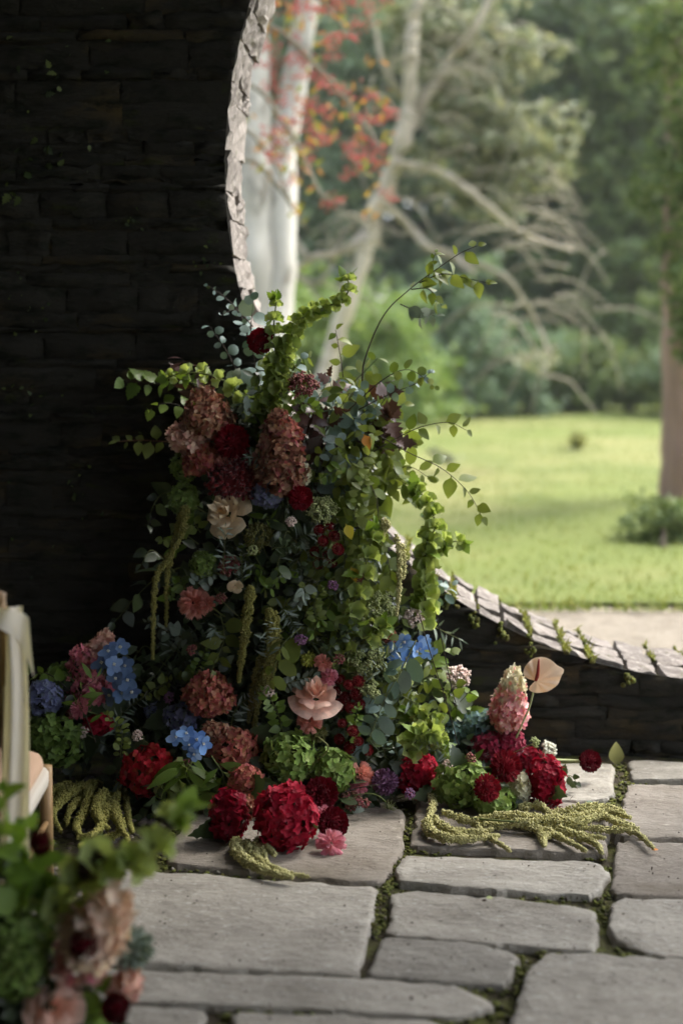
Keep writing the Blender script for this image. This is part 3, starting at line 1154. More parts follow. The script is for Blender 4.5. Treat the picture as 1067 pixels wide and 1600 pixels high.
for i, (px, Y, py, rx, ry, m, lab) in enumerate(SHR):
    k = F_PX / Y
    base = np.array([(px - 533.5) / k, Y, 0.02])
    t = thing('shrub', lab, 'shrub', base, 'shrubs along the back of the lawn')
    mb = MB()
    c = P(px, py, Y)
    limb(mb, [base, (base + c) / 2, c], .05, .02)
    part('stem', mb, M_bark, t)
    mb = MB()
    leafmass(mb, c, (rx / k, .7, ry / k), int(rx * ry * .45), .075, 60 + i)
    leafmass(mb, base + [0, -.1, .25], (rx / k * 1.1, .6, .3), 900, .07, 160 + i)
    part('crown', mb, m, t, smooth=False)

# thin air of a damp day
mb = MB()
box(mb, (-115, -45, -1.1), (115, 165, 19))
hz = link('haze', mb.mesh('haze', [], False))
hz['kind'] = 'stuff'
hm = bpy.data.materials.new('haze')
hm.use_nodes = True
hn = hm.node_tree
for n_ in list(hn.nodes):
    if n_.type != 'OUTPUT_MATERIAL':
        hn.nodes.remove(n_)
pv_ = hn.nodes.new('ShaderNodeVolumePrincipled')
pv_.inputs['Color'].default_value = (.92, .95, .93, 1)
pv_.inputs['Density'].default_value = HAZE
pv_.inputs['Anisotropy'].default_value = .3
hn.links.new(pv_.outputs[0], hn.nodes['Material Output'].inputs['Volume'])
hz.data.materials.append(hm)
# ================================================================== FLOWERS
CORE_X = (450 - 533.5) / F_PX * 4.55
WALLY = WB[1] + (1.03 + .25) * math.tan(TH)


def DY(px, py):
    """how far away the front of the arrangement stands at a photo point"""
    y = float(np.interp(py, [380, 700, 900, 1050, 1200, 1330], [4.58, 4.46, 4.40, 4.32, 4.22, 4.03]))
    if py < 1150:
        y += .18 * min(1.0, abs(px - 470) / 230) ** 2
    return min(y, WALLY - .07)


LM = {'cream rose': (350, 800), 'peach rose': (494, 1080), 'anthurium': (843, 1060), 'lone dahlia on the flagstones': (921, 1189),
      'highest dark red dahlia': (407, 533), 'salmon carnation': (303, 942), 'purple allium': (600, 1220), 'pink cone hydrangea': (795, 1095),
      'chair': (40, 1150), 'biggest crimson hydrangea': (447, 1275), 'pair of pale blue delphiniums': (640, 1020), 'dusky pink sedum': (473, 610),
      'dark velvety cockscomb': (372, 745), 'big green hydrangea mound': (450, 1180), 'hanging blue delphinium': (185, 1050),
      'bright blue delphinium': (293, 1155), 'cream hydrangea': (812, 1232), 'bent green bells spire': (500, 500), 'tall arching twig': (640, 455),
      'lime guelder rose': (318, 882), 'scabious seed pod': (497, 1145), 'pale lace flower': (715, 1060)}
USED = set()


def rel(px, py, x, y):
    dx, dy = px - x, py - y
    v = 'above' if dy < -12 else 'below' if dy > 12 else ''
    h = 'left of' if dx < -12 else 'right of' if dx > 12 else ''
    if abs(dx) > 2.2 * abs(dy):
        v = ''
    if abs(dy) > 2.2 * abs(dx):
        h = ''
    d = math.hypot(dx, dy)
    near = 'just ' if d < 75 else 'well ' if d > 170 else ''
    if v and h:
        return f'{near}{v} and {h}'
    return near + (v or h or 'beside')


def lab(desc, px, py):
    o = sorted(LM.items(), key=lambda kv: math.hypot(px - kv[1][0], py - kv[1][1]))
    for i in range(5):
        n, (x, y) = o[i]
        s = f'{desc} {rel(px, py, x, y)} the {n}'
        if math.hypot(px - x, py - y) > 4 and s not in USED and len(s.split()) <= 16:
            USED.add(s)
            return s
    for i in range(5):
        for j in range(i + 1, 7):
            s = f'{desc} between the {o[i][0]} and the {o[j][0]}'
            if s not in USED and len(s.split()) <= 16:
                USED.add(s)
                return s
    return desc


def g_(*c):
    return lin(c)


M_stem = mat('green_stem', [g_(84, 96, 50), g_(108, 112, 62)], rough=.6)
M_wood = mat('dark_twig', [g_(48, 40, 32), g_(66, 54, 42)], rough=.7)
M_rtwig = mat('reddish_twig', [g_(96, 62, 44), g_(110, 76, 50)], rough=.7)
M_euc = mat('eucalyptus_leaf', [g_(92, 116, 108), g_(120, 142, 136), g_(84, 108, 92), g_(142, 160, 156)], rough=.55, transl=.18, nscale=30, namt=.12, spec=.5)
M_birch = mat('birch_leaf', [g_(84, 104, 44), g_(116, 130, 58), g_(100, 112, 56), g_(132, 144, 74)], rough=.4, transl=.38, nscale=40, namt=.12, spec=.35)
M_green = mat('fresh_leaf', [g_(88, 116, 40), g_(118, 144, 56), g_(104, 128, 60)], rough=.42, transl=.4, nscale=40, namt=.12, spec=.45)
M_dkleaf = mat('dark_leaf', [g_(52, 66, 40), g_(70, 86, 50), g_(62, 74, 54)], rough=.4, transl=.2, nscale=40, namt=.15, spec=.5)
M_burg = mat('burgundy_leaf', [g_(58, 36, 34), g_(76, 48, 40), g_(62, 46, 36)], rough=.4, transl=.2, nscale=40, namt=.2, spec=.5)
M_grey = mat('grey_leaf', [g_(110, 124, 110), g_(140, 152, 140), g_(96, 112, 92)], rough=.5, transl=.2)
M_bell = mat('bell_calyx', [g_(142, 160, 88), g_(166, 180, 116), g_(128, 148, 78)], rough=.45, transl=.5, nscale=60, namt=.12)
M_amar = mat('amaranth', [g_(178, 174, 116), g_(194, 188, 136), g_(156, 154, 96)], rough=.9)
M_amar_dk = mat('amaranth_olive', [g_(128, 126, 64), g_(146, 140, 76), g_(112, 112, 56)], rough=.9)
M_core = mat('flower_heart', [g_(58, 62, 34), g_(62, 66, 40)], rough=.9)


def petalmat(name, cols, tr=.28, r=.5):
    return mat(name, [lin(c) for c in cols], rough=r, transl=tr, nscale=90, namt=.12, spec=.15, tint=(1.12, 1.0, .92))


M_crim = petalmat('crimson_petal', [(150, 16, 40), (172, 26, 52), (124, 12, 34), (186, 44, 66)])
M_crim_dk = petalmat('deep_crimson_petal', [(120, 12, 34), (146, 18, 44), (104, 10, 28)])
M_red = petalmat('red_floret', [(168, 26, 40), (190, 44, 54), (136, 18, 30), (150, 60, 40)])
M_hgreen = petalmat('green_floret', [(120, 150, 70), (142, 166, 88), (104, 132, 60), (156, 174, 104)])
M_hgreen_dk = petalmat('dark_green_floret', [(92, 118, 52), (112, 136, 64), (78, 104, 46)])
M_hteal = petalmat('teal_floret', [(84, 112, 92), (108, 136, 116), (92, 120, 120), (120, 146, 150)])
M_hpink = petalmat('antique_pink_floret', [(176, 92, 84), (196, 116, 98), (160, 78, 84), (200, 140, 110), (150, 110, 70)])
M_hlil = petalmat('lilac_floret', [(108, 112, 150), (128, 128, 160), (112, 126, 128), (96, 96, 140)])
M_hblue = petalmat('violet_blue_floret', [(104, 112, 152), (126, 132, 168), (112, 126, 138)])
M_hcream = petalmat('cream_floret', [(222, 220, 190), (206, 206, 170), (230, 226, 206)])
M_ptan = petalmat('tan_floret', [(186, 150, 116), (150, 104, 78), (156, 88, 80), (206, 176, 144), (112, 74, 52), (180, 124, 110)])
M_pbrown = petalmat('brown_pink_floret', [(126, 82, 66), (158, 112, 88), (96, 60, 50), (186, 152, 120), (146, 70, 78), (110, 84, 56)])
M_ppink = petalmat('pink_floret', [(232, 164, 166), (238, 196, 186), (218, 126, 146), (242, 220, 206), (226, 176, 160)])
M_pblush = petalmat('blush_floret', [(220, 176, 160), (226, 196, 170), (206, 150, 140), (232, 212, 190)])
M_pmag = petalmat('rose_pink_floret', [(200, 112, 132), (212, 140, 146), (180, 88, 116), (222, 168, 160)])
M_dahlia = petalmat('dahlia_petal', [(112, 10, 24), (128, 12, 28), (96, 8, 20)], tr=.15, r=.8)
M_dahlia_dk = petalmat('dark_dahlia_petal', [(88, 8, 20), (100, 10, 26), (74, 8, 16)], tr=.1, r=.8)
M_cocks = mat('cockscomb', [g_(96, 12, 20), g_(118, 18, 26), g_(80, 8, 16)], rough=.9, sheen=.3)
M_magcel = mat('magenta_cockscomb', [g_(134, 14, 48), g_(156, 26, 62), g_(112, 8, 36)], rough=.9, sheen=.3)
M_rose = petalmat('peach_petal', [(238, 196, 176), (240, 206, 188), (232, 184, 162)], tr=.25)
M_creamr = petalmat('cream_petal', [(232, 212, 178), (238, 222, 192)], tr=.25)
M_carn = petalmat('salmon_petal', [(226, 152, 136), (234, 172, 156), (216, 134, 122)])
M_pinkc = petalmat('pink_petal', [(214, 132, 148), (224, 156, 164), (204, 116, 136)])
M_blue = petalmat('delphinium_petal', [(112, 154, 212), (132, 172, 222), (98, 138, 202), (156, 188, 228)], tr=.35)
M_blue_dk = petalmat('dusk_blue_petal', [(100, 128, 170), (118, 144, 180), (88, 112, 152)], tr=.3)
M_bee = mat('delphinium_eye', [g_(230, 228, 214), g_(210, 206, 180)])
M_lime = mat('lime_bud', [g_(160, 166, 60), g_(176, 180, 80), g_(140, 148, 52)], rough=.6)
M_olive = mat('olive_umbel', [g_(108, 108, 56), g_(124, 122, 68), g_(90, 94, 46)], rough=.8)
M_umgreen = mat('pale_umbel', [g_(150, 160, 104), g_(168, 174, 124), g_(132, 144, 84)], rough=.8)
M_lace = mat('lace_blossom', [g_(216, 192, 180), g_(228, 212, 200), g_(204, 172, 164)], rough=.8)
M_lacew = mat('white_lace_blossom', [g_(226, 224, 210), g_(206, 208, 184)], rough=.8)
M_sedum = mat('sedum_bud', [g_(140, 62, 72), g_(118, 66, 58), g_(112, 92, 60), g_(160, 84, 96)], rough=.7)
M_allium = mat('allium_floret', [g_(128, 84, 118), g_(150, 108, 138), g_(104, 66, 100)], rough=.7)
M_mum = petalmat('button_petal', [(86, 14, 18), (100, 20, 22), (70, 10, 14)], tr=.05, r=.9)
M_orange = mat('orange_leaf', [g_(206, 132, 52), g_(214, 150, 66)], rough=.5, transl=.4)
M_yel_l = mat('yellow_leaf', [g_(196, 186, 60), g_(210, 170, 50)], rough=.5, transl=.4)

# shared meshes -----------------------------------------------------------
_cache = {}


def leafme(kind, m, k=0):
    key = ('leaf', kind, m.name, k)
    if key not in _cache:
        w = {'round': .92, 'ovate': .72, 'lance': .3, 'toothed': .8, 'lobed': .95, 'heart': .9, 'olive': .2, 'oval': .62}[kind]
        kk = {'olive': 'lance', 'oval': 'round'}.get(kind, kind)
        V, Fc = leaf_shape(kk, w, 6, [.1, .22, -.06, .3][k % 4], [.1, .25, -.1, .35][k % 4], .12 if kind != 'round' else .06, .012, k)
        _cache[key] = MB().add(V, Fc).mesh('leaf', m)
    return _cache[key]


def floret_geo(k=0, pet=4, w=.95, n=3, cup=.2):
    r = np.random.default_rng(k)
    Vs, Fs, c = [], [], 0
    pv, pf = petal_shape(w, cup + .15 * r.normal() * .5, n)
    for i in range(pet):
        a = 2 * math.pi * i / pet + r.normal() * .08
        M = np.array([[math.cos(a), -math.sin(a), 0], [math.sin(a), math.cos(a), 0], [0, 0, 1]])
        V = pv * (1 + r.normal() * .06)
        V = V + [0, .03, r.normal() * .02]
        V[:, 2] += r.normal() * .12 * V[:, 1]
        Vs.append(V @ M.T)
        Fs += [tuple(i_ + c for i_ in f) for f in pf]
        c += len(V)
    return np.concatenate(Vs), Fs


FLO = [floret_geo(k) for k in range(4)]
FLO_S = [floret_geo(k, 4, .9, 2) for k in range(3)]


def floretme(m, k):
    key = ('floret', m.name, k)
    if key not in _cache:
        mb = MB().add(*FLO[k])
        mb.add(ICO[0] * .1, ICO[1], None, (0, 0, .05))
        _cache[key] = mb.mesh('floret', m)
    return _cache[key]


def fib(n, k=0):
    i = np.arange(n) + .5
    ph = np.arccos(1 - 2 * i / n)
    th = math.pi * (1 + 5 ** .5) * i + k
    return np.stack([np.cos(th) * np.sin(ph), np.sin(th) * np.sin(ph), np.cos(ph)], 1)


def ball(r, c, mb, squash=(1, 1, 1), M=None):
    V = []
    n, m = 10, 7
    for j in range(m):
        p = math.pi * (j + .001) / (m - 1 + .002)
        for i in range(n):
            a = 2 * math.pi * i / n
            V.append((math.cos(a) * math.sin(p), math.sin(a) * math.sin(p), math.cos(p)))
    V = np.array(V) * squash * r
    Fc = [(j * n + i, (j + 1) * n + i, (j + 1) * n + (i + 1) % n, j * n + (i + 1) % n) for j in range(m - 1) for i in range(n)]
    mb.add(V, Fc, M, c)


def root_of(c, n):
    """where a stem from a head at c disappears into the mass"""
    if c[2] > .42:
        return np.array([.55 * c[0] + .45 * CORE_X, min(WALLY - .06, max(c[1] + .14, 4.5)), c[2] - .12])
    b = c - nrm(n) * .13
    return np.array([b[0], b[1] + .04, max(.035, b[2] - .02)])


def stem(t, c, n, r=.0022, m=None, end=None, name='stem'):
    e = root_of(c, n) if end is None else end
    mid = (c + e) / 2 - nrm(n) * .03
    mb = MB()
    tube(mb, tube_path([c - nrm(n) * .002, mid, e], 4), [r, r * 1.25], 5)
    return part(name, mb, m or M_stem, t)


def facing(px, py, up=.35):
    return nrm([(px - 470) / 420, -1, up])


def base_pt(c):
    return (c[0], c[1], max(.03, c[2] - .1))


# builders ------------------------------------------------------------------
def settle(px, py, rpx, Y):
    """bring a head forward until it clears the ground it lies on"""
    while P(px, py, Y)[2] < rpx / (F_PX / Y) * .93 + .03 and Y > 3.6:
        Y -= .01
    return Y


def hydrangea(px, py, rx, ry, m, desc, Y=None, fs=12.5, dens=1.0, group=None, core=None, label=None, leaves=2, cov=.62):
    Y = settle(px, py, ry, Y or DY(px, py))
    k = F_PX / Y
    c = P(px, py, Y)
    rx, ry, fs = rx / k, ry / k, fs / k * .6
    t = thing('hydrangea', label or lab(desc, px, py), 'hydrangea', base_pt(c), group)
    n = int(min(290, dens * 4 * math.pi * ((rx * ry) ** .5) ** 2 / (math.pi * (fs * .62) ** 2) * .8))
    S = np.array([rx, rx * .95, ry]) - fs * .25
    pts = fib(n, rng.random() * 6)
    f = facing(px, py)
    mb = MB()
    ball(1, c, mb, S * .86)
    part('flower_heart', mb, core or M_core, t)
    for i, p in enumerate(pts):
        if np.dot(p, f) < -cov:
            continue
        j = 1 + rng.normal() * .075
        M = frame(p + rng.normal(size=3) * .4) * (fs * (.85 + .45 * rng.random()))
        inst('floret', floretme(m, i % 4), t, M, c + p * S * j * (1 + .05 * math.sin(i * 2.3)))
    stem(t, c, np.array([0, -.5, 1.0]) if c[2] < .42 else f)
    for q in range(leaves):
        d = nrm(np.array([rng.normal(), -.3, rng.normal() * .4]))
        M = frame(f + rng.normal(size=3) * .4, d) * rng.uniform(.07, .1)
        inst('leaf', leafme('toothed', M_dkleaf, q), t, M, c + d * rx * .7 - f * rx * .5)
    return t


def panicle(px, py, tx, ty, r, m, desc, Y=None, group=None, label=None, fs=7.5, n=None, name='cone_hydrangea', cat='hydrangea', shape=1.0, Yt=None, tipm=None):
    """cone of florets from the broad end (px,py) to the tip (tx,ty)"""
    Y = Y or DY(px, py)
    k = F_PX / Y
    a, b = P(px, py, Y), P(tx, ty, Yt or Y - .02)
    L = np.linalg.norm(b - a)
    r, fs = r / k, fs / k * .95
    ax = nrm(b - a)
    Fm = frame(ax)
    t = thing(name, label or lab(desc, (px + tx) / 2, (py + ty) / 2), cat, base_pt((a + b) / 2), group)
    n = n or int(2.6 * L * r * 2 * math.pi * .6 / (fs * fs))
    n = int(min(n * 1.25, 420))
    mb = MB()
    for i in range(n):
        u = 1 - (1 - (i + .5) / n) ** .62
        prof = (math.sin(min(1, u * 4 + .25) * math.pi / 2)) * (1 - u ** 1.5) ** .7 * shape + .10
        th = i * 2.39996 + rng.normal() * .2
        d = Fm @ np.array([math.cos(th), math.sin(th), .25])
        p = a + ax * (u * L) + d * r * prof * (.74 + .42 * rng.random())
        V, Fc = FLO_S[i % 3]
        mb.add(V, Fc, frame(d + rng.normal(size=3) * .7) * fs * (.65 + .8 * rng.random()) * (1 - .35 * u), p, 1 if tipm and u + rng.normal() * .12 > .62 else 0)
    o = part('florets', mb, [m, tipm or m], t)
    o['kind'] = 'stuff'
    mb = MB()
    tube(mb, np.array([a - ax * .01, a + ax * L * .5, b]), [r * .4, r * .3, .002], 7)
    part('flower_heart', mb, m, t)
    stem(t, a, ax if a[2] > .3 else np.array([0, -.3, 1.0]))
    return t


PETS = None


def dahlia_mesh(m, seed=0, n=110, front=-.35):
    n = int(n * 1.5)
    key = ('dahlia', m.name, seed, n)
    if key in _cache:
        return _cache[key]
    mb = MB()
    pv, pf = petal_shape(.62, .45, 3)
    pts = fib(n, seed)
    for p in pts:
        if p[2] < front - .3:
            continue
        lat = math.acos(max(-1, min(1, p[2])))
        tang = np.array([p[0], p[1], 0])
        d = nrm(p * .75 + nrm(tang + 1e-6) * .55 * math.sin(lat))
        s = .26 + .14 * math.sin(lat)
        up = nrm(np.array([0, 0, 1]) - d * d[2] + 1e-6)
        mb.add(pv * s * (.85 + .3 * rng.random()), pf, frame(up + rng.normal(size=3) * .12, d + rng.normal(size=3) * .1), p * np.array([1, 1.0, .86]) * (1 - s * .75) * (1 + rng.normal() * .03))
    ball(.62, (0, 0, 0), mb)
    _cache[key] = mb.mesh('bloom', m)
    return _cache[key]


def dahlia(px, py, r, m, desc, Y=None, group='dark red dahlias', f=None, label=None, end=None, n=110, sm=None, sr=.0022):
    Y = settle(px, py, r, Y or DY(px, py) - .03)
    k = F_PX / Y
    c = P(px, py, Y)
    f = facing(px, py) if f is None else nrm(f)
    t = thing('dahlia', label or lab(desc, px, py), 'dahlia', base_pt(c), group)
    inst('bloom', dahlia_mesh(m, n % 7 + int(px) % 3, n), t, frame(f) * (r / k), c)
    stem(t, c - f * r / k * .4, f, end=end, m=sm, r=sr)
    return t


def rose(px, py, r, m, desc, Y=None, f=None, label=None, layers=((4, .16, .30, .62, .0), (5, .28, .48, .62, .05), (6, .42, .75, .52, .16), (7, .55, 1.0, .34, .26)), name='rose', cat='rose', wave=.0, group=None, tipy=.12, spread=1.25):
    Y = settle(px, py, r * .8, Y or DY(px, py) - .03)
    k = F_PX / Y
    c = P(px, py, Y)
    f = facing(px, py, .6) if f is None else nrm(f)
    Fm = frame(f)
    s = r / k
    t = thing(name, label or lab(desc, px, py), cat, base_pt(c), group)
    for li, (cnt, r0, r1, h, curl) in enumerate(layers):
        for i in range(cnt):
            a0 = 2 * math.pi * (i + .5 * (li % 2)) / cnt + rng.normal() * .12
            w = math.pi / cnt * spread
            nu, nv = 7, 6
            V = np.zeros((nu, nv, 3))
            hh = h * (1 + rng.normal() * .07)
            ph = rng.random() * 6
            for ui, u in enumerate(np.linspace(-1, 1, nu)):
                for vi, v in enumerate(np.linspace(0, 1, nv)):
                    rad = .1 + (r0 - .1) * min(1, v * 2) + (r1 - r0) * v ** 1.6 + .02 * li
                    ww = w * (.5 + .5 * math.sin(math.pi * min(1, .15 + v * .75)))
                    z = hh * (v * (1 - .32 * u * u) + tipy * max(0, 1 - abs(u) * 2.2) * v ** 6) - .14 * li
                    z -= curl * v ** 4 * (1 - .4 * u * u)
                    rad += curl * .5 * v ** 4 + wave * math.sin(u * 9 + ph) * v ** 2
                    z += wave * .8 * math.cos(u * 11 + ph) * v ** 2
                    V[ui, vi] = (rad * math.cos(a0 + u * ww), rad * math.sin(a0 + u * ww), z)
            mb = MB().add(V.reshape(-1, 3) * s, grid_faces(nu, nv), Fm, c)
            part('petal', mb, m, t)
    stem(t, c - f * s * .3, f, r=.0025)
    return t


CARN = ((6, .08, .26, .74, 0), (8, .2, .46, .72, .0), (9, .3, .66, .62, .04), (10, .4, .86, .5, .08), (10, .46, 1.02, .36, .14))


def carnation(px, py, r, m, desc, **kw):
    return rose(px, py, r, m, desc, layers=CARN, name='carnation', cat='carnation', wave=.075, tipy=0, spread=.95, **kw)


def umbel(px, py, r, m, desc, Y=None, f=None, flat=.5, n=240, bs=1.6, name='umbel_flower', cat='flower head', label=None, group=None, end=None, rays=True):
    Y = Y or DY(px, py)
    k = F_PX / Y
    c = P(px, py, Y)
    f = facing(px, py, .8) if f is None else nrm(f)
    Fm = frame(f)
    R, bs = r / k, bs / k
    t = thing(name, label or lab(desc, px, py), cat, base_pt(c), group)
    mb, ms = MB(), MB()
    sub = fib(26, rng.random() * 5)
    sub = sub[sub[:, 2] > -.25]
    root = c - f * R * .9
    for p in sub:
        q = c + Fm @ (p * np.array([1, 1, flat])) * R * .8
        if rays:
            tube(ms, np.array([root, (root + q) / 2, q]), .0006, 4)
        for b in range(max(3, n // len(sub))):
            d = rng.normal(size=3)
            mb.add(OCTA[0] * bs * (.7 + .6 * rng.random()), OCTA[1], frame(d), q + d * R * .11)
    o = part('blossoms', mb, m, t)
    o['kind'] = 'stuff'
    if rays:
        o = part('rays', ms, M_stem, t)
        o['kind'] = 'stuff'
    stem(t, root, f, r=.0014, end=end)
    return t


def sphere_head(px, py, r, m, desc, Y=None, n=240, fs=4, name='globe_flower', cat='flower head', label=None, group=None):
    """globe made of many little star florets"""
    Y = Y or DY(px, py)
    k = F_PX / Y
    c = P(px, py, Y)
    R, fs = r / k, fs / k
    t = thing(name, label or lab(desc, px, py), cat, base_pt(c), group)
    mb = MB()
    pv, pf = petal_shape(.4, .2, 2)
    for p in fib(n):
        for j in range(2):
            d = nrm(p + rng.normal(size=3) * .35)
            mb.add(pv * fs * 1.6, pf, frame(rng.normal(size=3), d), c + p * R * (.72 + .12 * rng.random()))
    o = part('florets', mb, m, t)
    o['kind'] = 'stuff'
    mb = MB()
    ball(R * .72, c, mb)
    part('flower_heart', mb, m, t)
    stem(t, c, facing(px, py, .6))
    return t


def cockscomb(px, py, rx, ry, m, desc, Y=None, label=None, group=None):
    """crested velvety head: crinkled lobes"""
    Y = Y or DY(px, py)
    k = F_PX / Y
    c = P(px, py, Y)
    t = thing('cockscomb', label or lab(desc, px, py), 'cockscomb', base_pt(c), group)
    mb = MB()
    S = np.array([rx, rx * .7, ry]) / k
    for p in fib(int(90), rng.random()):
        for j in range(5):
            q = c + (p + rng.normal(size=3) * .14) * S * (.82 + .14 * rng.random())
            s = .0055 * (.6 + .8 * rng.random())
            mb.add(ICO[0] * (1 + rng.normal(size=(12, 1)) * .25) * (s, s, s * 1.6), ICO[1], frame(p + rng.normal(size=3) * .5), q)
    o = part('crest', mb, m, t)
    o['kind'] = 'stuff'
    mb = MB()
    ball(1, c, mb, S * .84)
    part('flower_heart', mb, m, t)
    stem(t, c, facing(px, py, .4), r=.004)
    return t


def delphinium(pts, r, m, desc, Y=None, label=None, group='blue delphiniums', stempts=None):
    x, y = np.mean([p[0] for p in pts]), np.mean([p[1] for p in pts])
    Y = Y or DY(x, y) - .04
    k = F_PX / Y
    t = thing('delphinium', label or lab(desc, x, y), 'delphinium', base_pt(P(x, y, Y)), group)
    for i, (px, py) in enumerate(pts):
        key = ('delph', m.name, i % 3)
        if key not in _cache:
            mb = MB().add(*floret_geo(i + 20, 5, .86, 3, .12))
            for b in range(4):
                a = b * 1.57
                mb.add(ICO[0] * (.07, .07, .16), ICO[1], None, (.1 * math.cos(a), .1 * math.sin(a), .12), mat=1)
            _cache[key] = mb.mesh('floret', [m, M_bee])
        f = nrm(np.array([(px - x) / 40 + rng.normal() * .35, -1, -(py - y) / 60 + .15 + rng.normal() * .35]))
        inst('floret', _cache[key], t, frame(f) * (r / k) * rng.uniform(.85, 1.1), P(px, py, Y + rng.normal() * .015))
    mb = MB()
    sp = stempts or [pts[0], pts[-1]]
    q = [P(a, b, Y + .035) for a, b in sp]
    q.append(root_of(q[-1], np.array([0, -1, .3])))
    tube(mb, tube_path(q, 4), [.0015, .003], 5)
    part('stem', mb, M_stem, t)
    return t


BELL = None


def bellme(k):
    key = ('bell', k)
    if key not in _cache:
        r = np.random.default_rng(k)
        V, n = [], 10
        for v in (0, .25, .55, .8, 1):
            for i in range(n):
                a = 2 * math.pi * i / n
                rad = .12 + .62 * v ** 1.25 * (1 + .14 * math.cos(5 * a) * v)
                V.append((rad * math.cos(a), rad * math.sin(a), v * 1.0 + .14 * math.cos(5 * a + 3.14) * v ** 3 + r.normal() * .02))
        Fc = [(j * n + i, j * n + (i + 1) % n, (j + 1) * n + (i + 1) % n, (j + 1) * n + i) for j in range(4) for i in range(n)]
        _cache[key] = MB().add(np.array(V), Fc).mesh('bell', M_bell)
    return _cache[key]


def bells(pts, desc, Y=None, size=14, step=15, label=None, leafy=True, per=5, Ys=None):
    """spire of green bell-shaped calyces along a photo path (base first)"""
    x, y = np.mean([p[0] for p in pts]), np.mean([p[1] for p in pts])
    Y0 = Y or DY(x, y) - .03
    k = F_PX / Y0
    Ys = Ys or [Y0] * len(pts)
    path = tube_path([P(a, b, yy) for (a, b), yy in zip(pts, Ys)], 10)
    t = thing('bells_of_ireland', label or lab(desc, x, y), 'green flower', base_pt(path[0]), 'spires of green bells')
    L = np.concatenate([[0], np.cumsum(np.linalg.norm(np.diff(path, axis=0), axis=1))])
    mb = MB()
    tube(mb, path, [.004, .002], 6)
    part('stem', mb, M_stem, t)
    nn = max(2, int(L[-1] / (1.25 * step / k)))
    for i in range(nn):
        s = (i + .6) / nn * L[-1]
        p = np.array([np.interp(s, L, path[:, j]) for j in range(3)])
        q = np.array([np.interp(min(s + .01, L[-1]), L, path[:, j]) for j in range(3)])
        ax = nrm(q - p + 1e-7)
        Fm = frame(ax)
        sc = 1.3 * size / k * (1.05 - .5 * (i / nn) ** 1.6)
        for j in range(per):
            a = 2 * math.pi * (j + .5 * (i % 2)) / per + rng.normal() * .15
            d = Fm @ np.array([math.cos(a), math.sin(a), .45 + rng.normal() * .15])
            inst('bell', bellme((i + j) % 3), t, frame(d + [0, 0, .1]) * sc * rng.uniform(.85, 1.15), p + d * .004)
        if leafy and i % 3 == 2:
            a = rng.random() * 6.28
            d = Fm @ np.array([math.cos(a), math.sin(a), .6])
            inst('leaf', leafme('toothed', M_green, i % 4), t, frame(ax + rng.normal(size=3) * .4, d) * sc * 2.0, p + d * .006)
    if leafy:
        for j in range(4):
            d = nrm(ax + rng.normal(size=3) * .6)
            inst('leaf', leafme('toothed', M_green, j), t, frame(rng.normal(size=3), d) * size / k * 1.7, path[-1])
    return t


def tassel_mesh(path, r, taper=.75):
    r = r * .78
    path = tube_path(path, 8)
    seg = np.linalg.norm(np.diff(path, axis=0), axis=1)
    L = np.concatenate([[0], np.cumsum(seg)])
    n = int(min(2000, L[-1] * 2 * math.pi * r / (.0036 ** 2) * .9))
    mb = MB()
    T = np.gradient(path, axis=0)
    for i in range(n):
        s = rng.random() * L[-1]
        u = s / L[-1]
        p = np.array([np.interp(s, L, path[:, j]) for j in range(3)])
        tg = nrm([np.interp(s, L, T[:, j]) for j in range(3)])
        d = rng.normal(size=3)
        d = nrm(d - tg * np.dot(d, tg))
        rr = r * min(1, u * 8 + .35) * (1 - (u ** 2.2) * taper) * (1 + .2 * math.sin(s / r * 1.1) + .16 * math.sin(s / r * 2.3 + 1))
        b = .0036 * (.45 + .9 * rng.random())
        mb.add(OCTA[0] * (b * .8, b * .8, b * 1.5), OCTA[1], frame(d + tg * rng.normal() * .5), p + d * rr * (.6 + .6 * rng.random() + .25 * rng.random() ** 4))
    tube(mb, path, [r * .3, r * .6, r * .55, r * .1], 7)
    return mb


def amaranth(strands, m, desc, x, y, label=None, stemp=None, group='drooping amaranth tassels'):
    """strands: list of (3-D point list, radius in metres)"""
    t = thing('amaranth', label or lab(desc, x, y), 'amaranth', strands[0][0][0], group)
    for pts, r in strands:
        part('tassel', tassel_mesh(pts, r), m, t)
    if stemp is not None:
        mb = MB()
        tube(mb, tube_path(stemp, 4), [.0035, .0025], 5)
        part('stem', mb, M_stem, t)
    return t


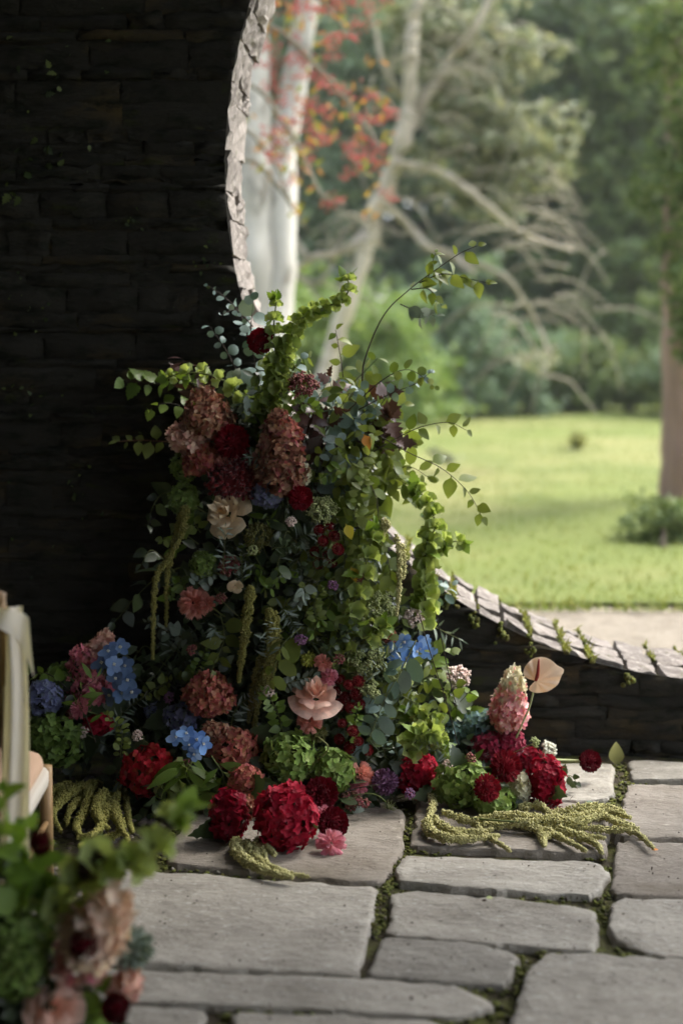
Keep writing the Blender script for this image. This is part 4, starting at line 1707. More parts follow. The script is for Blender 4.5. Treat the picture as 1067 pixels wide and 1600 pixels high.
def sprig(pts, kind, m, size, n, desc, Y=None, Ys=None, label=None, wood=None, r=.0022, start=.12, pair=False, name='leafy_sprig', cat='foliage', group=None, droop=.25, up=.5, spread=1.0, side=None):
    """twig along a photo path (base first) with separate leaves"""
    x, y = pts[-1]
    k = F_PX / (Y or DY(x, y))
    if Ys is None:
        if Y:
            Ys = [Y] * len(pts)
        else:
            e = DY(x, y) + rng.normal() * .035
            Ys = list(np.linspace(min(WALLY - .07, e + .10), e, len(pts)))
    path = tube_path([P(a, b, yy) for (a, b), yy in zip(pts, Ys)], 8)
    mx, my = pts[len(pts) // 2]
    t = thing(name, label or lab(desc, (mx + x) / 2, (my + y) / 2), cat, path[0], group)
    mb = MB()
    tube(mb, path, [r, r * .35], 5)
    part('stem', mb, wood or M_wood, t)
    L = np.concatenate([[0], np.cumsum(np.linalg.norm(np.diff(path, axis=0), axis=1))])
    for i in range(n):
        u = start + (1 - start) * ((i // 2 * 2 if pair else i) + .5) / n
        s = min(u, 1) * L[-1]
        p = np.array([np.interp(s, L, path[:, j]) for j in range(3)])
        q = np.array([np.interp(min(s + .012, L[-1]), L, path[:, j]) for j in range(3)])
        o = np.array([np.interp(max(s - .012, 0), L, path[:, j]) for j in range(3)])
        tg = nrm(q - o)
        sd = nrm(np.cross(tg, [0, -1, .3]))
        sg = 1 if i % 2 else -1
        d = nrm(tg * .55 + sd * sg * spread + rng.normal(size=3) * .35 + np.array([0, 0, -droop]))
        nrmal = nrm(np.array([rng.normal() * .5, -.75 + rng.normal() * .4, up + rng.normal() * .4]))
        sc = 1.28 * size / k * (1.08 - .4 * u) * rng.uniform(.55, 1.25)
        inst('leaf', leafme(kind, m, i % 4), t, frame(nrmal - d * np.dot(nrmal, d) * .6, d) * sc, p)
    d = nrm(path[-1] - path[-3])
    inst('leaf', leafme(kind, m, 1), t, frame(rng.normal(size=3) * .5 + [0, -.6, .5], d) * size / k * .6, path[-1])
    return t
# ------------------------------------------------------------------ the column
# dark mass of leaves that everything is pushed into
def mass(name, label, spots, kind, m, size, n, seed):
    r = np.random.default_rng(seed)
    mb = MB()
    shapes = [leaf_shape(kind, .7, 5, f, c, .08) for f, c in ((.1, .2), (.25, .1), (-.08, .3))]
    for (x, y, rx, ry, Y, dY) in spots:
        k = F_PX / Y
        for i in range(int(n * rx * ry / 4000)):
            a = r.normal(size=3)
            a *= r.random() ** .4 / np.linalg.norm(a)
            p = P(x + a[0] * rx, y + a[2] * ry, min(WALLY - .06, Y + a[1] * dY))
            if p[2] < .035:
                p[2] = .035 + r.random() * .02
            nn = np.array([r.normal() * .7, -.6 + r.normal() * .5, .5 + r.normal() * .5])
            d = np.array([r.normal(), r.normal() * .5, -.2 + r.normal() * .6])
            V, Fc = shapes[i % 3]
            mb.add(V * size * r.uniform(.6, 1.2), Fc, frame(nn, d), p)
    o = link(name, mb.mesh(name, m))
    o['kind'] = 'stuff'
    o['label'] = label
    return o


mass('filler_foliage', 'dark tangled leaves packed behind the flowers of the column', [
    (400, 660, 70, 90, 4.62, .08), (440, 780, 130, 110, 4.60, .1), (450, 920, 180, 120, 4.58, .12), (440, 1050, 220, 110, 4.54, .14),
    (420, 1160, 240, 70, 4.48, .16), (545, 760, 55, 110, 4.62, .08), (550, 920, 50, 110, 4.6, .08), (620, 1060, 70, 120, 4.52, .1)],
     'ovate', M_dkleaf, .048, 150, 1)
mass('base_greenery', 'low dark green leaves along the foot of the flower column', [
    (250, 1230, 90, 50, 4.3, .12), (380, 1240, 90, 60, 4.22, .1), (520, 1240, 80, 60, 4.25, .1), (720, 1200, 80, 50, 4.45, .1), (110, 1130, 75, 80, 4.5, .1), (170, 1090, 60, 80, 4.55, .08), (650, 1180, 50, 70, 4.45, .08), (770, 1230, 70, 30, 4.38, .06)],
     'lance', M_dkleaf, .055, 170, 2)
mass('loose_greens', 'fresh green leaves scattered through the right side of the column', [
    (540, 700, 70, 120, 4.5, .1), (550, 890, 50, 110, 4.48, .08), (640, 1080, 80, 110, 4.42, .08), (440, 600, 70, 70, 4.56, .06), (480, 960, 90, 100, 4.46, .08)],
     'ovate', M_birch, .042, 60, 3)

# hidden support the stems are pushed into
t = thing('flower_support', 'dark mesh pillar hidden inside the flower column', 'support', (CORE_X, 4.66, .02))
mb = MB()
tube(mb, np.array([(CORE_X, 4.66, .02), (CORE_X, 4.66, .6), (CORE_X - .02, 4.68, 1.15)]), [.11, .09, .05], 10)
part('pillar', mb, M_core, t)

# --- top of the column
bells([(405, 690), (418, 640), (440, 570), (466, 505), (500, 483), (532, 470), (545, 452), (542, 432)], '', size=11.5, step=13, label='tall bent spire of green bells rising past the gate edge, tip curled over', per=5, Ys=[4.6, 4.55, 4.5, 4.5, 4.5, 4.5, 4.5, 4.5])
bells([(405, 660), (372, 612), (335, 588), (290, 582), (262, 590)], '', size=11, step=20, per=3, label='spire of green bells stretching flat to the left below the dark feathery leaf')
bells([(440, 620), (432, 560), (428, 510), (432, 470)], 'short upright spire of green bells', size=11, step=16, per=4)
dahlia(407, 533, 19, M_dahlia, '', label='dark red ball dahlia highest of all, against the lit gate stones', f=(-.1, -1, .1))
sprig([(400, 640), (398, 570), (392, 520), (396, 470)], 'round', M_euc, 24, 15, 'eucalyptus sprig with round blue-grey leaves', pair=True)
sprig([(392, 540), (375, 490), (352, 465), (325, 446)], 'round', M_euc, 11, 12, 'thin budding eucalyptus tip', pair=True)
sprig([(395, 510), (370, 485), (345, 492)], 'round', M_euc, 11, 8, 'thin budding eucalyptus tip', pair=True)
sprig([(398, 640), (375, 590), (352, 545), (328, 510)], 'round', M_euc, 21, 14, 'leaning eucalyptus sprig with round leaves', pair=True)
sprig([(420, 660), (445, 600), (470, 560)], 'round', M_euc, 22, 10, 'eucalyptus sprig with round blue-grey leaves', pair=True)
sprig([(350, 650), (310, 612), (285, 560)], 'lance', M_burg, 34, 9, 'dark feathery burgundy sprig', droop=-.3)
sprig([(350, 620), (290, 596), (240, 600), (190, 592)], 'toothed', M_green, 26, 15, 'light green toothed leaves on a flat sprig')
sprig([(340, 660), (300, 640), (262, 630), (232, 640)], 'toothed', M_green, 20, 9, 'short sprig of small green leaves')
sprig([(310, 690), (262, 690), (222, 688), (184, 690)], 'ovate', M_birch, 22, 8, 'long thin reddish twig with few leaves reaching left', wood=M_rtwig, start=.4)
panicle(330, 682, 318, 606, 36, M_ptan, '', label='tan and rust cone hydrangea leaning upper left beside the dark feathery leaf', n=260)
panicle(320, 690, 262, 678, 26, M_pblush, '', label='cone hydrangea pointing left with a bright pink and white tip', n=190)
panicle(325, 730, 298, 700, 26, M_hpink, 'small rusty pink cone hydrangea')
dahlia(363, 690, 25, M_dahlia, '', label='round dark red dahlia between the two big rust cone hydrangeas')
panicle(440, 770, 432, 640, 36, M_pbrown, '', label='tall brown and pink cone hydrangea in the upper middle of the column', n=330, fs=8)
panicle(450, 700, 436, 642, 22, M_hpink, 'dusky pink cone hydrangea tip')
umbel(473, 602, 25, M_sedum, '', f=(0.1, -.6, 1), flat=.6, n=700, bs=2.2, name='sedum', label='dusky pink sedum head with green underside, right of the bells spire')
cockscomb(372, 748, 46, 34, M_cocks, '', label='large dark velvety red cockscomb above the cream rose')
carnation(347, 724, 17, M_carn, 'small salmon bloom half hidden')
hydrangea(290, 728, 22, 24, M_hgreen, 'small pale green hydrangea', fs=8, leaves=0)
hydrangea(288, 782, 22, 26, M_hgreen, 'small lime green hydrangea', fs=8, leaves=0)
rose(352, 800, 34, M_creamr, '', label='cream rose with wide open petals under the dark cockscomb', f=(-.5, -.8, .45),
     layers=((4, .14, .26, .74, .0), (5, .26, .44, .74, .05), (5, .42, .72, .6, .16), (5, .55, 1.02, .36, .3)), tipy=.24, spread=1.12)
hydrangea(418, 772, 24, 20, M_hlil, 'small grey-lilac hydrangea', fs=9, leaves=1)
umbel(405, 838, 25, M_olive, 'flat olive green umbel', n=600, bs=2)
hydrangea(318, 882, 20, 20, M_hgreen, '', label='lime green guelder rose ball at mid height on the left', fs=7, leaves=0)
umbel(358, 884, 18, M_sedum, 'small dusky burgundy sedum', n=400, bs=2, name='sedum')
rose(368, 915, 13, M_creamr, 'small cream bloom turned down', layers=((3, .2, .5, .7, .1), (4, .4, .9, .6, .2)), f=(0, -1, -.5))
carnation(302, 942, 23, M_carn, '', label='salmon pink carnation alone on the dark left side', f=(-.1, -1, .2))
carnation(322, 942, 13, M_carn, 'small salmon carnation bud')
dahlia(470, 778, 18, M_dahlia, 'dark red dahlia')
hydrangea(470, 742, 15, 16, M_hcream, 'little creamy green hydrangea', fs=8, leaves=0)
umbel(503, 797, 25, M_umgreen, 'pale green domed umbel', n=600, bs=2)
umbel(590, 953, 29, M_umgreen, 'pale green domed umbel', n=800, bs=2.2, flat=.9)
umbel(571, 1025, 32, M_umgreen, 'pale green domed umbel', n=800, bs=2.2)
umbel(568, 1068, 22, M_umgreen, 'pale green domed umbel', n=500, bs=2.2)
umbel(612, 1050, 17, M_umgreen, 'pale green domed umbel', n=400, bs=2.2)
umbel(645, 966, 17, M_lace, 'small blush lace flower', n=300, bs=2.2, f=(0, -1, .5))
umbel(715, 1058, 21, M_lace, '', n=450, bs=2.4, f=(0, -.7, 1), label='pale blush lace flower on a tall thin stem before the dark wall', end=P(712, 1190, 4.45))
umbel(857, 1172, 15, M_lacew, 'small white lace flower', n=240, bs=2, Y=4.45)
umbel(428, 1210, 21, M_olive, 'brownish umbel seed head', n=500, bs=2)
hydrangea(608, 995, 11, 9, M_hpink, 'dusty pink bloom tucked in', fs=7, leaves=0)


def spray(spots, r, m, desc, label=None, dk=None):
    x, y = np.mean([s[0] for s in spots]), np.mean([s[1] for s in spots])
    Y = DY(x, y) - .03
    k = F_PX / Y
    t = thing('button_chrysanthemum', label or lab(desc, x, y), 'chrysanthemum', base_pt(P(x, y, Y)), 'sprays of dark red button blooms')
    mb = MB()
    hub = root_of(P(x, y + 30, Y), [0, -1, .3])
    for i, (px, py) in enumerate(spots):
        c = P(px, py, Y + rng.normal() * .02)
        f = nrm([(px - x) / 40, -1, .5 - (py - y) / 60])
        inst('bloom', dahlia_mesh(m, i % 2, 50), t, frame(f) @ np.diag([1, 1, .7]) * (r / k) * rng.uniform(.8, 1.1), c)
        tube(mb, tube_path([c, (c + hub) / 2 + [0, 0, .02], hub], 3), [.0012, .0016], 4)
    o = part('stems', mb, M_stem, t)
    o['kind'] = 'stuff'


spray([(499, 828), (515, 822), (505, 845), (522, 838), (528, 858), (492, 862), (512, 868), (520, 880), (498, 880)], 9, M_mum, 'loose spray of dark red button blooms')
spray([(530, 1062), (545, 1070), (560, 1064), (525, 1080), (540, 1090), (556, 1085), (530, 1102), (548, 1106), (562, 1100), (518, 1110)], 10, M_mum, 'spray of dark red button blooms')
spray([(535, 1130), (552, 1142), (530, 1155), (546, 1168), (560, 1158), (575, 1172), (528, 1178)], 9, M_mum, 'shaded spray of dark red button blooms')
delphinium([(611, 1017), (632, 1004), (634, 1028), (618, 1036), (650, 1018)], 15, M_blue, '', label='pale blue delphinium in the light, left one of the touching pair')
delphinium([(662, 1002), (668, 1018), (655, 1014)], 15, M_blue, '', label='pale blue delphinium in the light, right one of the touching pair')
rose(494, 1084, 38, M_rose, '', label='large open peach rose in the middle of the column', f=(.05, -.62, 1), layers=((4, .14, .24, .66, .0), (5, .24, .40, .7, .04), (6, .40, .72, .52, .2), (7, .55, 1.02, .3, .22)))
carnation(505, 1034, 13, M_carn, 'little salmon spray rose')
carnation(515, 1056, 13, M_pinkc, 'little pink spray rose')
sphere_head(482, 1030, 10, M_lime, 'yellow-green bud', n=60, fs=4)
carnation(484, 1126, 18, M_carn, 'shaded peach bloom')
sphere_head(497, 1146, 13, M_olive, '', label='round prickly scabious seed pod under the peach rose', n=110, fs=4, name='seed_pod', cat='seed pod')
# right side spires
bells([(650, 985), (664, 945), (664, 890), (666, 850), (680, 822), (670, 790), (650, 760)], '', size=14, step=17, label='long spire of green bells climbing over the gate stones on the right')
bells([(655, 880), (680, 848), (700, 846), (722, 846)], 'short side spire of green bells pointing right', size=12, step=16)
bells([(530, 1060), (540, 1000), (550, 950), (566, 905), (576, 860), (585, 830)], '', size=16, step=24, label='spire of broad green bells down the middle right of the column')
bells([(628, 1180), (650, 1158), (668, 1140), (690, 1160)], 'knot of pale green bells', size=14, step=14, leafy=True)
bells([(560, 1010), (585, 985), (600, 975)], 'few broad green bells', size=13, step=18)
bells([(300, 1190), (282, 1215), (262, 1235), (250, 1262)], 'small spire of green bells trailing down', size=13, step=16, per=3)
bells([(690, 1140), (670, 1120), (640, 1115)], 'spire of fresh green bells', size=12, step=14)

# hanging tassels
def hang(pts, Y, r):
    return [P(x, y, Y) for x, y in pts], r


amaranth([hang([(392, 915), (388, 950), (380, 1010), (373, 1066)], 4.34, .0165)], M_amar_dk, '', 0, 0, label='single thick yellow-green amaranth tassel hanging straight, left of the double one')
amaranth([hang([(420, 950), (424, 990), (418, 1040), (404, 1090), (396, 1146)], 4.33, .016), hang([(428, 955), (432, 1000), (428, 1040), (412, 1085)], 4.35, .014), hang([(412, 1020), (402, 1050), (394, 1090), (388, 1130)], 4.35, .013)], M_amar_dk, '', 0, 0, label='cluster of hanging amaranth tassels to the left of the peach rose')
amaranth([hang([(282, 800), (275, 840), (262, 875), (245, 900), (240, 960), (239, 1030)], 4.48, .010), hang([(290, 790), (285, 830), (272, 860)], 4.47, .015), hang([(270, 860), (262, 900), (260, 980)], 4.5, .008)], M_amar_dk, '', 0, 0, label='long thin amaranth tassel hanging on the far left of the column')
amaranth([hang([(618, 835), (624, 870), (623, 920), (619, 962)], 4.36, .009), hang([(608, 815), (600, 822), (598, 840)], 4.4, .016), hang([(628, 850), (632, 880), (630, 905)], 4.38, .006)], M_amar, '', 0, 0, label='thin pale amaranth tassel hanging on the right, near the gate stones')

# --- leafy sprigs on the right, seen against the lawn
GB = 'birch sprigs in the right of the column'
t1 = sprig([(572, 690), (566, 600), (572, 555), (600, 492), (640, 452), (690, 415), (720, 395), (745, 384)], 'ovate', M_birch, 22, 9, '', label='tall arching dark twig reaching highest right with few leaves', start=.68, Ys=[4.6, 4.58, 4.56, 4.55, 4.54, 4.53, 4.52, 4.52], r=.003)
sprig([(655, 442), (690, 428), (725, 434), (762, 442)], 'ovate', M_birch, 22, 9, 'side twig with hanging leaves', Y=4.53, droop=.8, spread=.6)
sprig([(642, 452), (670, 452), (690, 478)], 'ovate', M_birch, 22, 7, 'side twig with hanging leaves', Y=4.53, droop=.8, spread=.6)
sprig([(625, 475), (650, 486), (680, 494)], 'ovate', M_grey, 22, 6, 'side twig with pale drooping leaves', Y=4.53, droop=.9, spread=.5)
sprig([(668, 440), (672, 420), (680, 395)], 'ovate', M_birch, 14, 4, 'tiny upright side twig', Y=4.53, start=.4)
sprig([(540, 640), (535, 580), (528, 535), (524, 515)], 'ovate', M_birch, 24, 9, 'upright sprig of light leaves')
sprig([(560, 720), (610, 690), (655, 668), (700, 660), (728, 672)], 'ovate', M_birch, 24, 7, 'slender twig reaching right over the lawn', start=.45, Y=4.5)
sprig([(560, 660), (600, 685), (640, 708), (690, 732), (730, 768), (752, 806)], 'ovate', M_birch, 27, 10, 'long twig dipping down to the right over the lawn', start=.5, Y=4.48)
sprig([(545, 640), (600, 592), (640, 578), (678, 604)], 'round', M_birch, 15, 10, 'thin wiry eucalyptus tip against the trees', Y=4.5, start=.4)
sprig([(560, 640), (610, 615), (648, 600), (672, 582)], 'round', M_euc, 14, 9, 'thin wiry eucalyptus tip against the trees', Y=4.5, start=.4)
r = np.random.default_rng(31)
for i, pts in enumerate([
        [(520, 760), (560, 738), (600, 738), (640, 760)], [(510, 790), (550, 790), (580, 815), (598, 850)],
        [(505, 720), (550, 680), (590, 650), (630, 632)], [(500, 700), (545, 720), (585, 770), (592, 830)],
        [(530, 690), (575, 690), (605, 712), (622, 745)], [(520, 830), (560, 830), (600, 860), (612, 910)],
        [(500, 660), (530, 620), (560, 590), (590, 560)], [(540, 800), (590, 770), (635, 765), (668, 790)],
        [(500, 740), (540, 770), (560, 830), (556, 890)], [(560, 770), (600, 740), (640, 730), (668, 745)],
        [(490, 760), (520, 800), (540, 860), (530, 920)], [(540, 620), (570, 640), (600, 690), (610, 740)],
        [(520, 640), (560, 650), (610, 660), (640, 690)], [(560, 880), (590, 910), (620, 950), (630, 985)],
        [(545, 690), (565, 735), (575, 785), (570, 840)]]):
    sprig(pts, 'ovate' if i % 3 else 'oval', M_birch, 27, 15, 'birch sprig of rounded olive green leaves', group=GB, droop=.5)
for pts in [[(470, 740), (500, 690), (530, 640), (548, 610)], [(480, 700), (520, 680), (545, 660), (575, 640)], [(490, 780), (500, 740), (515, 720), (530, 690)],
            [(480, 660), (492, 630), (510, 600)], [(560, 700), (572, 650), (570, 610)], [(500, 780), (540, 745), (560, 720)]]:
    sprig(pts, 'round', M_euc, 25, 13, 'eucalyptus sprig with round blue-grey leaves', pair=True)
for pts in [[(490, 760), (505, 690), (520, 630), (515, 590)], [(540, 720), (570, 660), (600, 625), (606, 600)], [(560, 690), (590, 670), (615, 655)], [(470, 720), (482, 670), (490, 640)], [(530, 720), (560, 690), (600, 680), (618, 690)]]:
    sprig(pts, 'lobed', M_burg, 30, 11, 'dark purple-brown lobed sprig', droop=.4)
# orange and yellow leaves caught in the sprigs
for (x, y, m_, d) in [(568, 678, M_orange, 'single orange leaf caught among the birch sprigs'), (540, 818, M_yel_l, 'yellow and green turning leaf in the shade'), (548, 885, M_yel_l, 'small yellow leaf beside pale bluish leaves')]:
    t = thing('turning_leaf', d, 'leaf', P(x, y, DY(x, y) - .06))
    inst('blade', leafme('ovate', m_, 1), t, frame((0.2, -1, .3), (.4, -.1, -1)) * (24 / F_PX * 4.4), P(x, y, DY(x, y) - .06))
# left side sprigs
for pts, kd, m_, s, n in [
        ([(330, 800), (290, 780), (258, 770), (240, 790), (232, 820)], 'ovate', M_dkleaf, 26, 9), ([(300, 880), (250, 900), (215, 930), (180, 972)], 'ovate', M_dkleaf, 30, 8),
        ([(330, 930), (280, 900), (240, 860), (222, 880)], 'ovate', M_dkleaf, 26, 9), ([(320, 970), (290, 1000), (262, 1030), (240, 1060)], 'lance', M_dkleaf, 34, 10),
        ([(340, 1010), (310, 1005), (285, 1020), (265, 1010)], 'olive', M_grey, 22, 14), ([(300, 1060), (260, 1040), (230, 1010), (215, 1020)], 'lance', M_dkleaf, 30, 10),
        ([(310, 850), (285, 835), (270, 860)], 'lance', M_green, 26, 6), ([(345, 960), (350, 1000), (330, 1050)], 'ovate', M_birch, 24, 9),
        ([(460, 880), (440, 900), (420, 920), (405, 900)], 'oval', M_green, 17, 12), ([(470, 860), (450, 830), (440, 860), (432, 890)], 'oval', M_dkleaf, 30, 5),
        ([(480, 900), (460, 930), (450, 965), (440, 990)], 'oval', M_green, 17, 13), ([(500, 900), (480, 950), (470, 1000), (462, 1030)], 'oval', M_dkleaf, 26, 10),
        ([(500, 850), (470, 870), (450, 900)], 'olive', M_grey, 20, 12), ([(530, 920), (510, 960), (490, 990)], 'ovate', M_green, 22, 10),
        ([(470, 980), (440, 1010), (425, 1060)], 'oval', M_birch, 28, 7), ([(540, 880), (520, 900), (515, 940), (500, 970)], 'oval', M_green, 20, 11),
        ([(440, 760), (450, 790), (440, 830)], 'lance', M_dkleaf, 34, 8), ([(500, 1000), (470, 1030), (445, 1040)], 'oval', M_dkleaf, 26, 8),
        ([(360, 850), (385, 870), (400, 900)], 'lance', M_green, 22, 7), ([(380, 800), (400, 810), (425, 812)], 'lance', M_green, 20, 7)]:
    sprig(pts, kd, m_, s, n, {'ovate': 'shaded leafy twig', 'lance': 'twig of narrow dark leaves', 'olive': 'grey-leaved olive twig', 'oval': 'small-leaved green twig'}[kd], group='filler twigs tucked into the column', wood=M_stem)
# lower right eucalyptus and greens
for pts, kd, m_, s, n in [
        ([(650, 1000), (625, 1050), (605, 1085), (590, 1120), (575, 1160)], 'oval', M_euc, 29, 15), ([(620, 1140), (605, 1095), (612, 1060), (640, 1020)], 'round', M_euc, 25, 12),
        ([(580, 1190), (570, 1150), (585, 1110), (600, 1090)], 'round', M_euc, 28, 10), ([(600, 1190), (625, 1160), (650, 1130), (668, 1100)], 'oval', M_euc, 22, 10),
        ([(640, 1180), (670, 1130), (690, 1100), (700, 1075)], 'oval', M_dkleaf, 26, 10), ([(690, 1170), (700, 1120), (720, 1095), (735, 1080)], 'toothed', M_green, 26, 9),
        ([(660, 1100), (680, 1070), (672, 1040), (690, 1020)], 'oval', M_green, 20, 11), ([(650, 1080), (665, 1060), (700, 1040)], 'oval', M_birch, 20, 8),
        ([(560, 1200), (590, 1180), (620, 1195)], 'oval', M_dkleaf, 26, 8), ([(640, 960), (680, 980), (720, 1000)], 'olive', M_grey, 20, 14),
        ([(650, 930), (690, 930), (705, 915)], 'oval', M_euc, 20, 9), ([(700, 1190), (720, 1150), (735, 1110)], 'toothed', M_green, 22, 8),
        ([(640, 1220), (625, 1190), (612, 1160)], 'oval', M_euc, 18, 9)]:
    sprig(pts, kd, m_, s, n, {'round': 'eucalyptus sprig of round grey leaves', 'oval': 'lower sprig of oval leaves', 'toothed': 'sprig of bright toothed leaves', 'olive': 'spiky grey-white olive twig'}[kd], group='greens in the lower right of the column', wood=M_stem, pair=kd == 'round')
for (pts, d) in [([(655, 960), (672, 1020), (695, 1090), (716, 1165)], 'bare thin stem crossing in front of the blue florets'), ([(680, 955), (690, 1000), (702, 1060), (712, 1100)], 'bare thin stem slanting in front of the dark wall')]:
    t = thing('bare_stem', d, 'stem', P(*pts[-1], 4.25))
    mb = MB()
    tube(mb, tube_path([P(x, y, 4.25) for x, y in pts], 5), .0016, 5)
    part('stalk', mb, M_wood, t)

# ------------------------------------------------------------------ left group
panicle(150, 1105, 122, 1010, 34, M_pmag, '', label='rose pink cone hydrangea left of the hanging blue florets', n=300, Y=4.5)
panicle(150, 1040, 170, 985, 20, M_pblush, '', label='cream-tipped cone hydrangea above the rose pink one', n=150, Y=4.52)
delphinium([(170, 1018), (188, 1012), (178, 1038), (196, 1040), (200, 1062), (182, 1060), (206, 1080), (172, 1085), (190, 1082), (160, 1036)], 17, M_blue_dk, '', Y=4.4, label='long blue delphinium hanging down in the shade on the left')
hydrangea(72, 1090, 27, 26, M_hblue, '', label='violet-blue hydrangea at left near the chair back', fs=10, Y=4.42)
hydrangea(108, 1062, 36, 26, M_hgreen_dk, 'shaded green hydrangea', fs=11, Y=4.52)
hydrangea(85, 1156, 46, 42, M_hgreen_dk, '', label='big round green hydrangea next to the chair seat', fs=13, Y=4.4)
carnation(122, 1106, 16, M_pinkc, 'shaded pink carnation', Y=4.36)
hydrangea(155, 1130, 24, 16, M_crim, 'half-hidden crimson hydrangea', fs=10, Y=4.44)
sprig([(150, 1160), (135, 1120), (125, 1085), (150, 1060)], 'lance', M_green, 34, 9, 'green lance-leaved sprig among the pink cones', Y=4.36)
sprig([(110, 1080), (80, 1055), (50, 1050)], 'toothed', M_green, 24, 8, 'green toothed sprig behind the violet hydrangea', Y=4.44)
# amaranth on the pebbles
st = []
for pts, rr in [([(190, 1215), (180, 1250), (188, 1290), (200, 1310), (196, 1322)], .013), ([(190, 1205), (196, 1240), (202, 1285), (208, 1300)], .010), ([(160, 1225), (120, 1232), (90, 1250), (74, 1280)], .017),
                ([(150, 1225), (110, 1240), (84, 1270), (96, 1300)], .015), ([(140, 1230), (135, 1262), (120, 1290), (128, 1310)], .015), ([(165, 1235), (150, 1262), (158, 1285), (170, 1296)], .017), ([(170, 1240), (165, 1270), (150, 1300), (120, 1310)], .016),
                ([(175, 1270), (190, 1290), (180, 1305), (150, 1312), (124, 1322)], .012), ([(110, 1225), (84, 1236), (70, 1256)], .015), ([(80, 1275), (72, 1300), (82, 1318)], .012), ([(185, 1238), (176, 1262), (186, 1284)], .014), ([(140, 1240), (112, 1262), (104, 1290)], .014)]:
    st.append(([G(x, y, .03 + rr + rng.random() * .04) for x, y in pts], rr))
amaranth(st, M_amar_dk, '', 0, 0, label='heap of yellow-green amaranth tassels lying on the pebbles behind the chair', stemp=[G(200, 1190, .16), G(188, 1220, .1), G(180, 1250, .05)])

# ------------------------------------------------------------------ foot of the column, middle
hydrangea(283, 1120, 28, 20, M_hlil, '', label='grey-lilac hydrangea above the bright blue delphinium', fs=10)
hydrangea(244, 1112, 17, 13, M_hblue, 'small dusky violet hydrangea', fs=8, leaves=1)
panicle(325, 1112, 330, 1052, 36, M_hpink, '', label='salmon and tan cone hydrangea left of the hanging tassels', n=300)
panicle(305, 1100, 344, 1056, 24, M_ptan, 'tan cone hydrangea')
delphinium([(276, 1152), (292, 1146), (308, 1156), (296, 1164), (318, 1162), (304, 1178)], 15, M_blue, '', Y=4.1, label='vivid blue delphinium lying low between red and pink hydrangeas')
hydrangea(232, 1205, 42, 40, M_red, '', label='red hydrangea at left foot of the column, florets spilling down', fs=14, dens=.8)
panicle(352, 1160, 322, 1130, 17, M_ptan, 'small tan astilbe tip')
hydrangea(366, 1172, 40, 32, M_hpink, '', label='wide antique pink hydrangea left of the big green mound', fs=10.5)
hydrangea(384, 1218, 26, 24, M_hpink, 'smaller antique pink hydrangea', fs=10, Y=4.12)
hydrangea(452, 1183, 44, 38, M_hgreen, '', label='big bright green hydrangea behind the crimson ones', fs=13, Y=4.2)
hydrangea(518, 1206, 34, 36, M_hgreen, '', label='bright green hydrangea above the very dark dahlia', fs=12, Y=4.18)
hydrangea(447, 1277, 47, 52, M_crim, '', label='biggest crimson hydrangea, low centre front over the flagstones', fs=14, Y=4.07)
hydrangea(358, 1274, 30, 42, M_crim_dk, '', label='deep crimson hydrangea, left of the biggest crimson one', fs=14, Y=4.12)
hydrangea(384, 1263, 19, 19, M_ptan, 'small bronze hydrangea', fs=11, Y=3.94, leaves=0)
dahlia(502, 1239, 25, M_dahlia_dk, '', label='very dark maroon dahlia under the right green hydrangea', Y=4.08)
dahlia(520, 1286, 24, M_dahlia_dk, '', label='very dark maroon dahlia lowest, by the two pink carnations', Y=4.1)
carnation(507, 1272, 14, M_pinkc, '', label='pink carnation squeezed between the two maroon dahlias', Y=3.93)
carnation(518, 1314, 22, M_pinkc, '', label='frilly pink carnation lying on the flagstone in front', Y=3.96, f=(.1, -.8, .9))
carnation(566, 1208, 18, M_carn, 'pink astilbe-like bloom', Y=4.2)
carnation(562, 1226, 14, M_pinkc, 'pale pink bloom', Y=4.18)
sphere_head(601, 1221, 19, M_allium, '', label='purple globe allium standing over the flagstone joint', n=240, fs=5, name='allium', Y=4.2)
umbel(548, 1250, 17, M_sedum, 'small plum sedum', n=300, bs=1.8, name='sedum', Y=4.14)
for pts, kd, m_, s, n, d in [([(520, 1240), (550, 1265), (575, 1290)], 'oval', M_dkleaf, 22, 11, 'dark sprig with small oval leaves on the flagstone'), ([(540, 1260), (560, 1290), (572, 1310)], 'oval', M_grey, 18, 9, 'dusty grey-leaved sprig lying on the flagstone'),
                              ([(330, 1180), (350, 1215), (340, 1250), (325, 1262)], 'lance', M_green, 40, 12, 'sheaf of narrow green leaves'), ([(300, 1170), (290, 1210), (310, 1240)], 'lance', M_green, 42, 12, 'sheaf of narrow green leaves'), ([(260, 1215), (240, 1250), (225, 1280)], 'ovate', M_dkleaf, 24, 10, 'low dark leaves trailing over the pebbles'),
                              ([(330, 1250), (300, 1275), (270, 1300)], 'ovate', M_dkleaf, 24, 10, 'low dark leaves trailing over the pebbles'), ([(420, 1215), (400, 1240), (405, 1262)], 'ovate', M_dkleaf, 24, 7, 'dark leaves peeping out')]:
    sprig(pts, kd, m_, s, n, d, Y=4.13, group='low greens at the foot of the column', wood=M_stem)
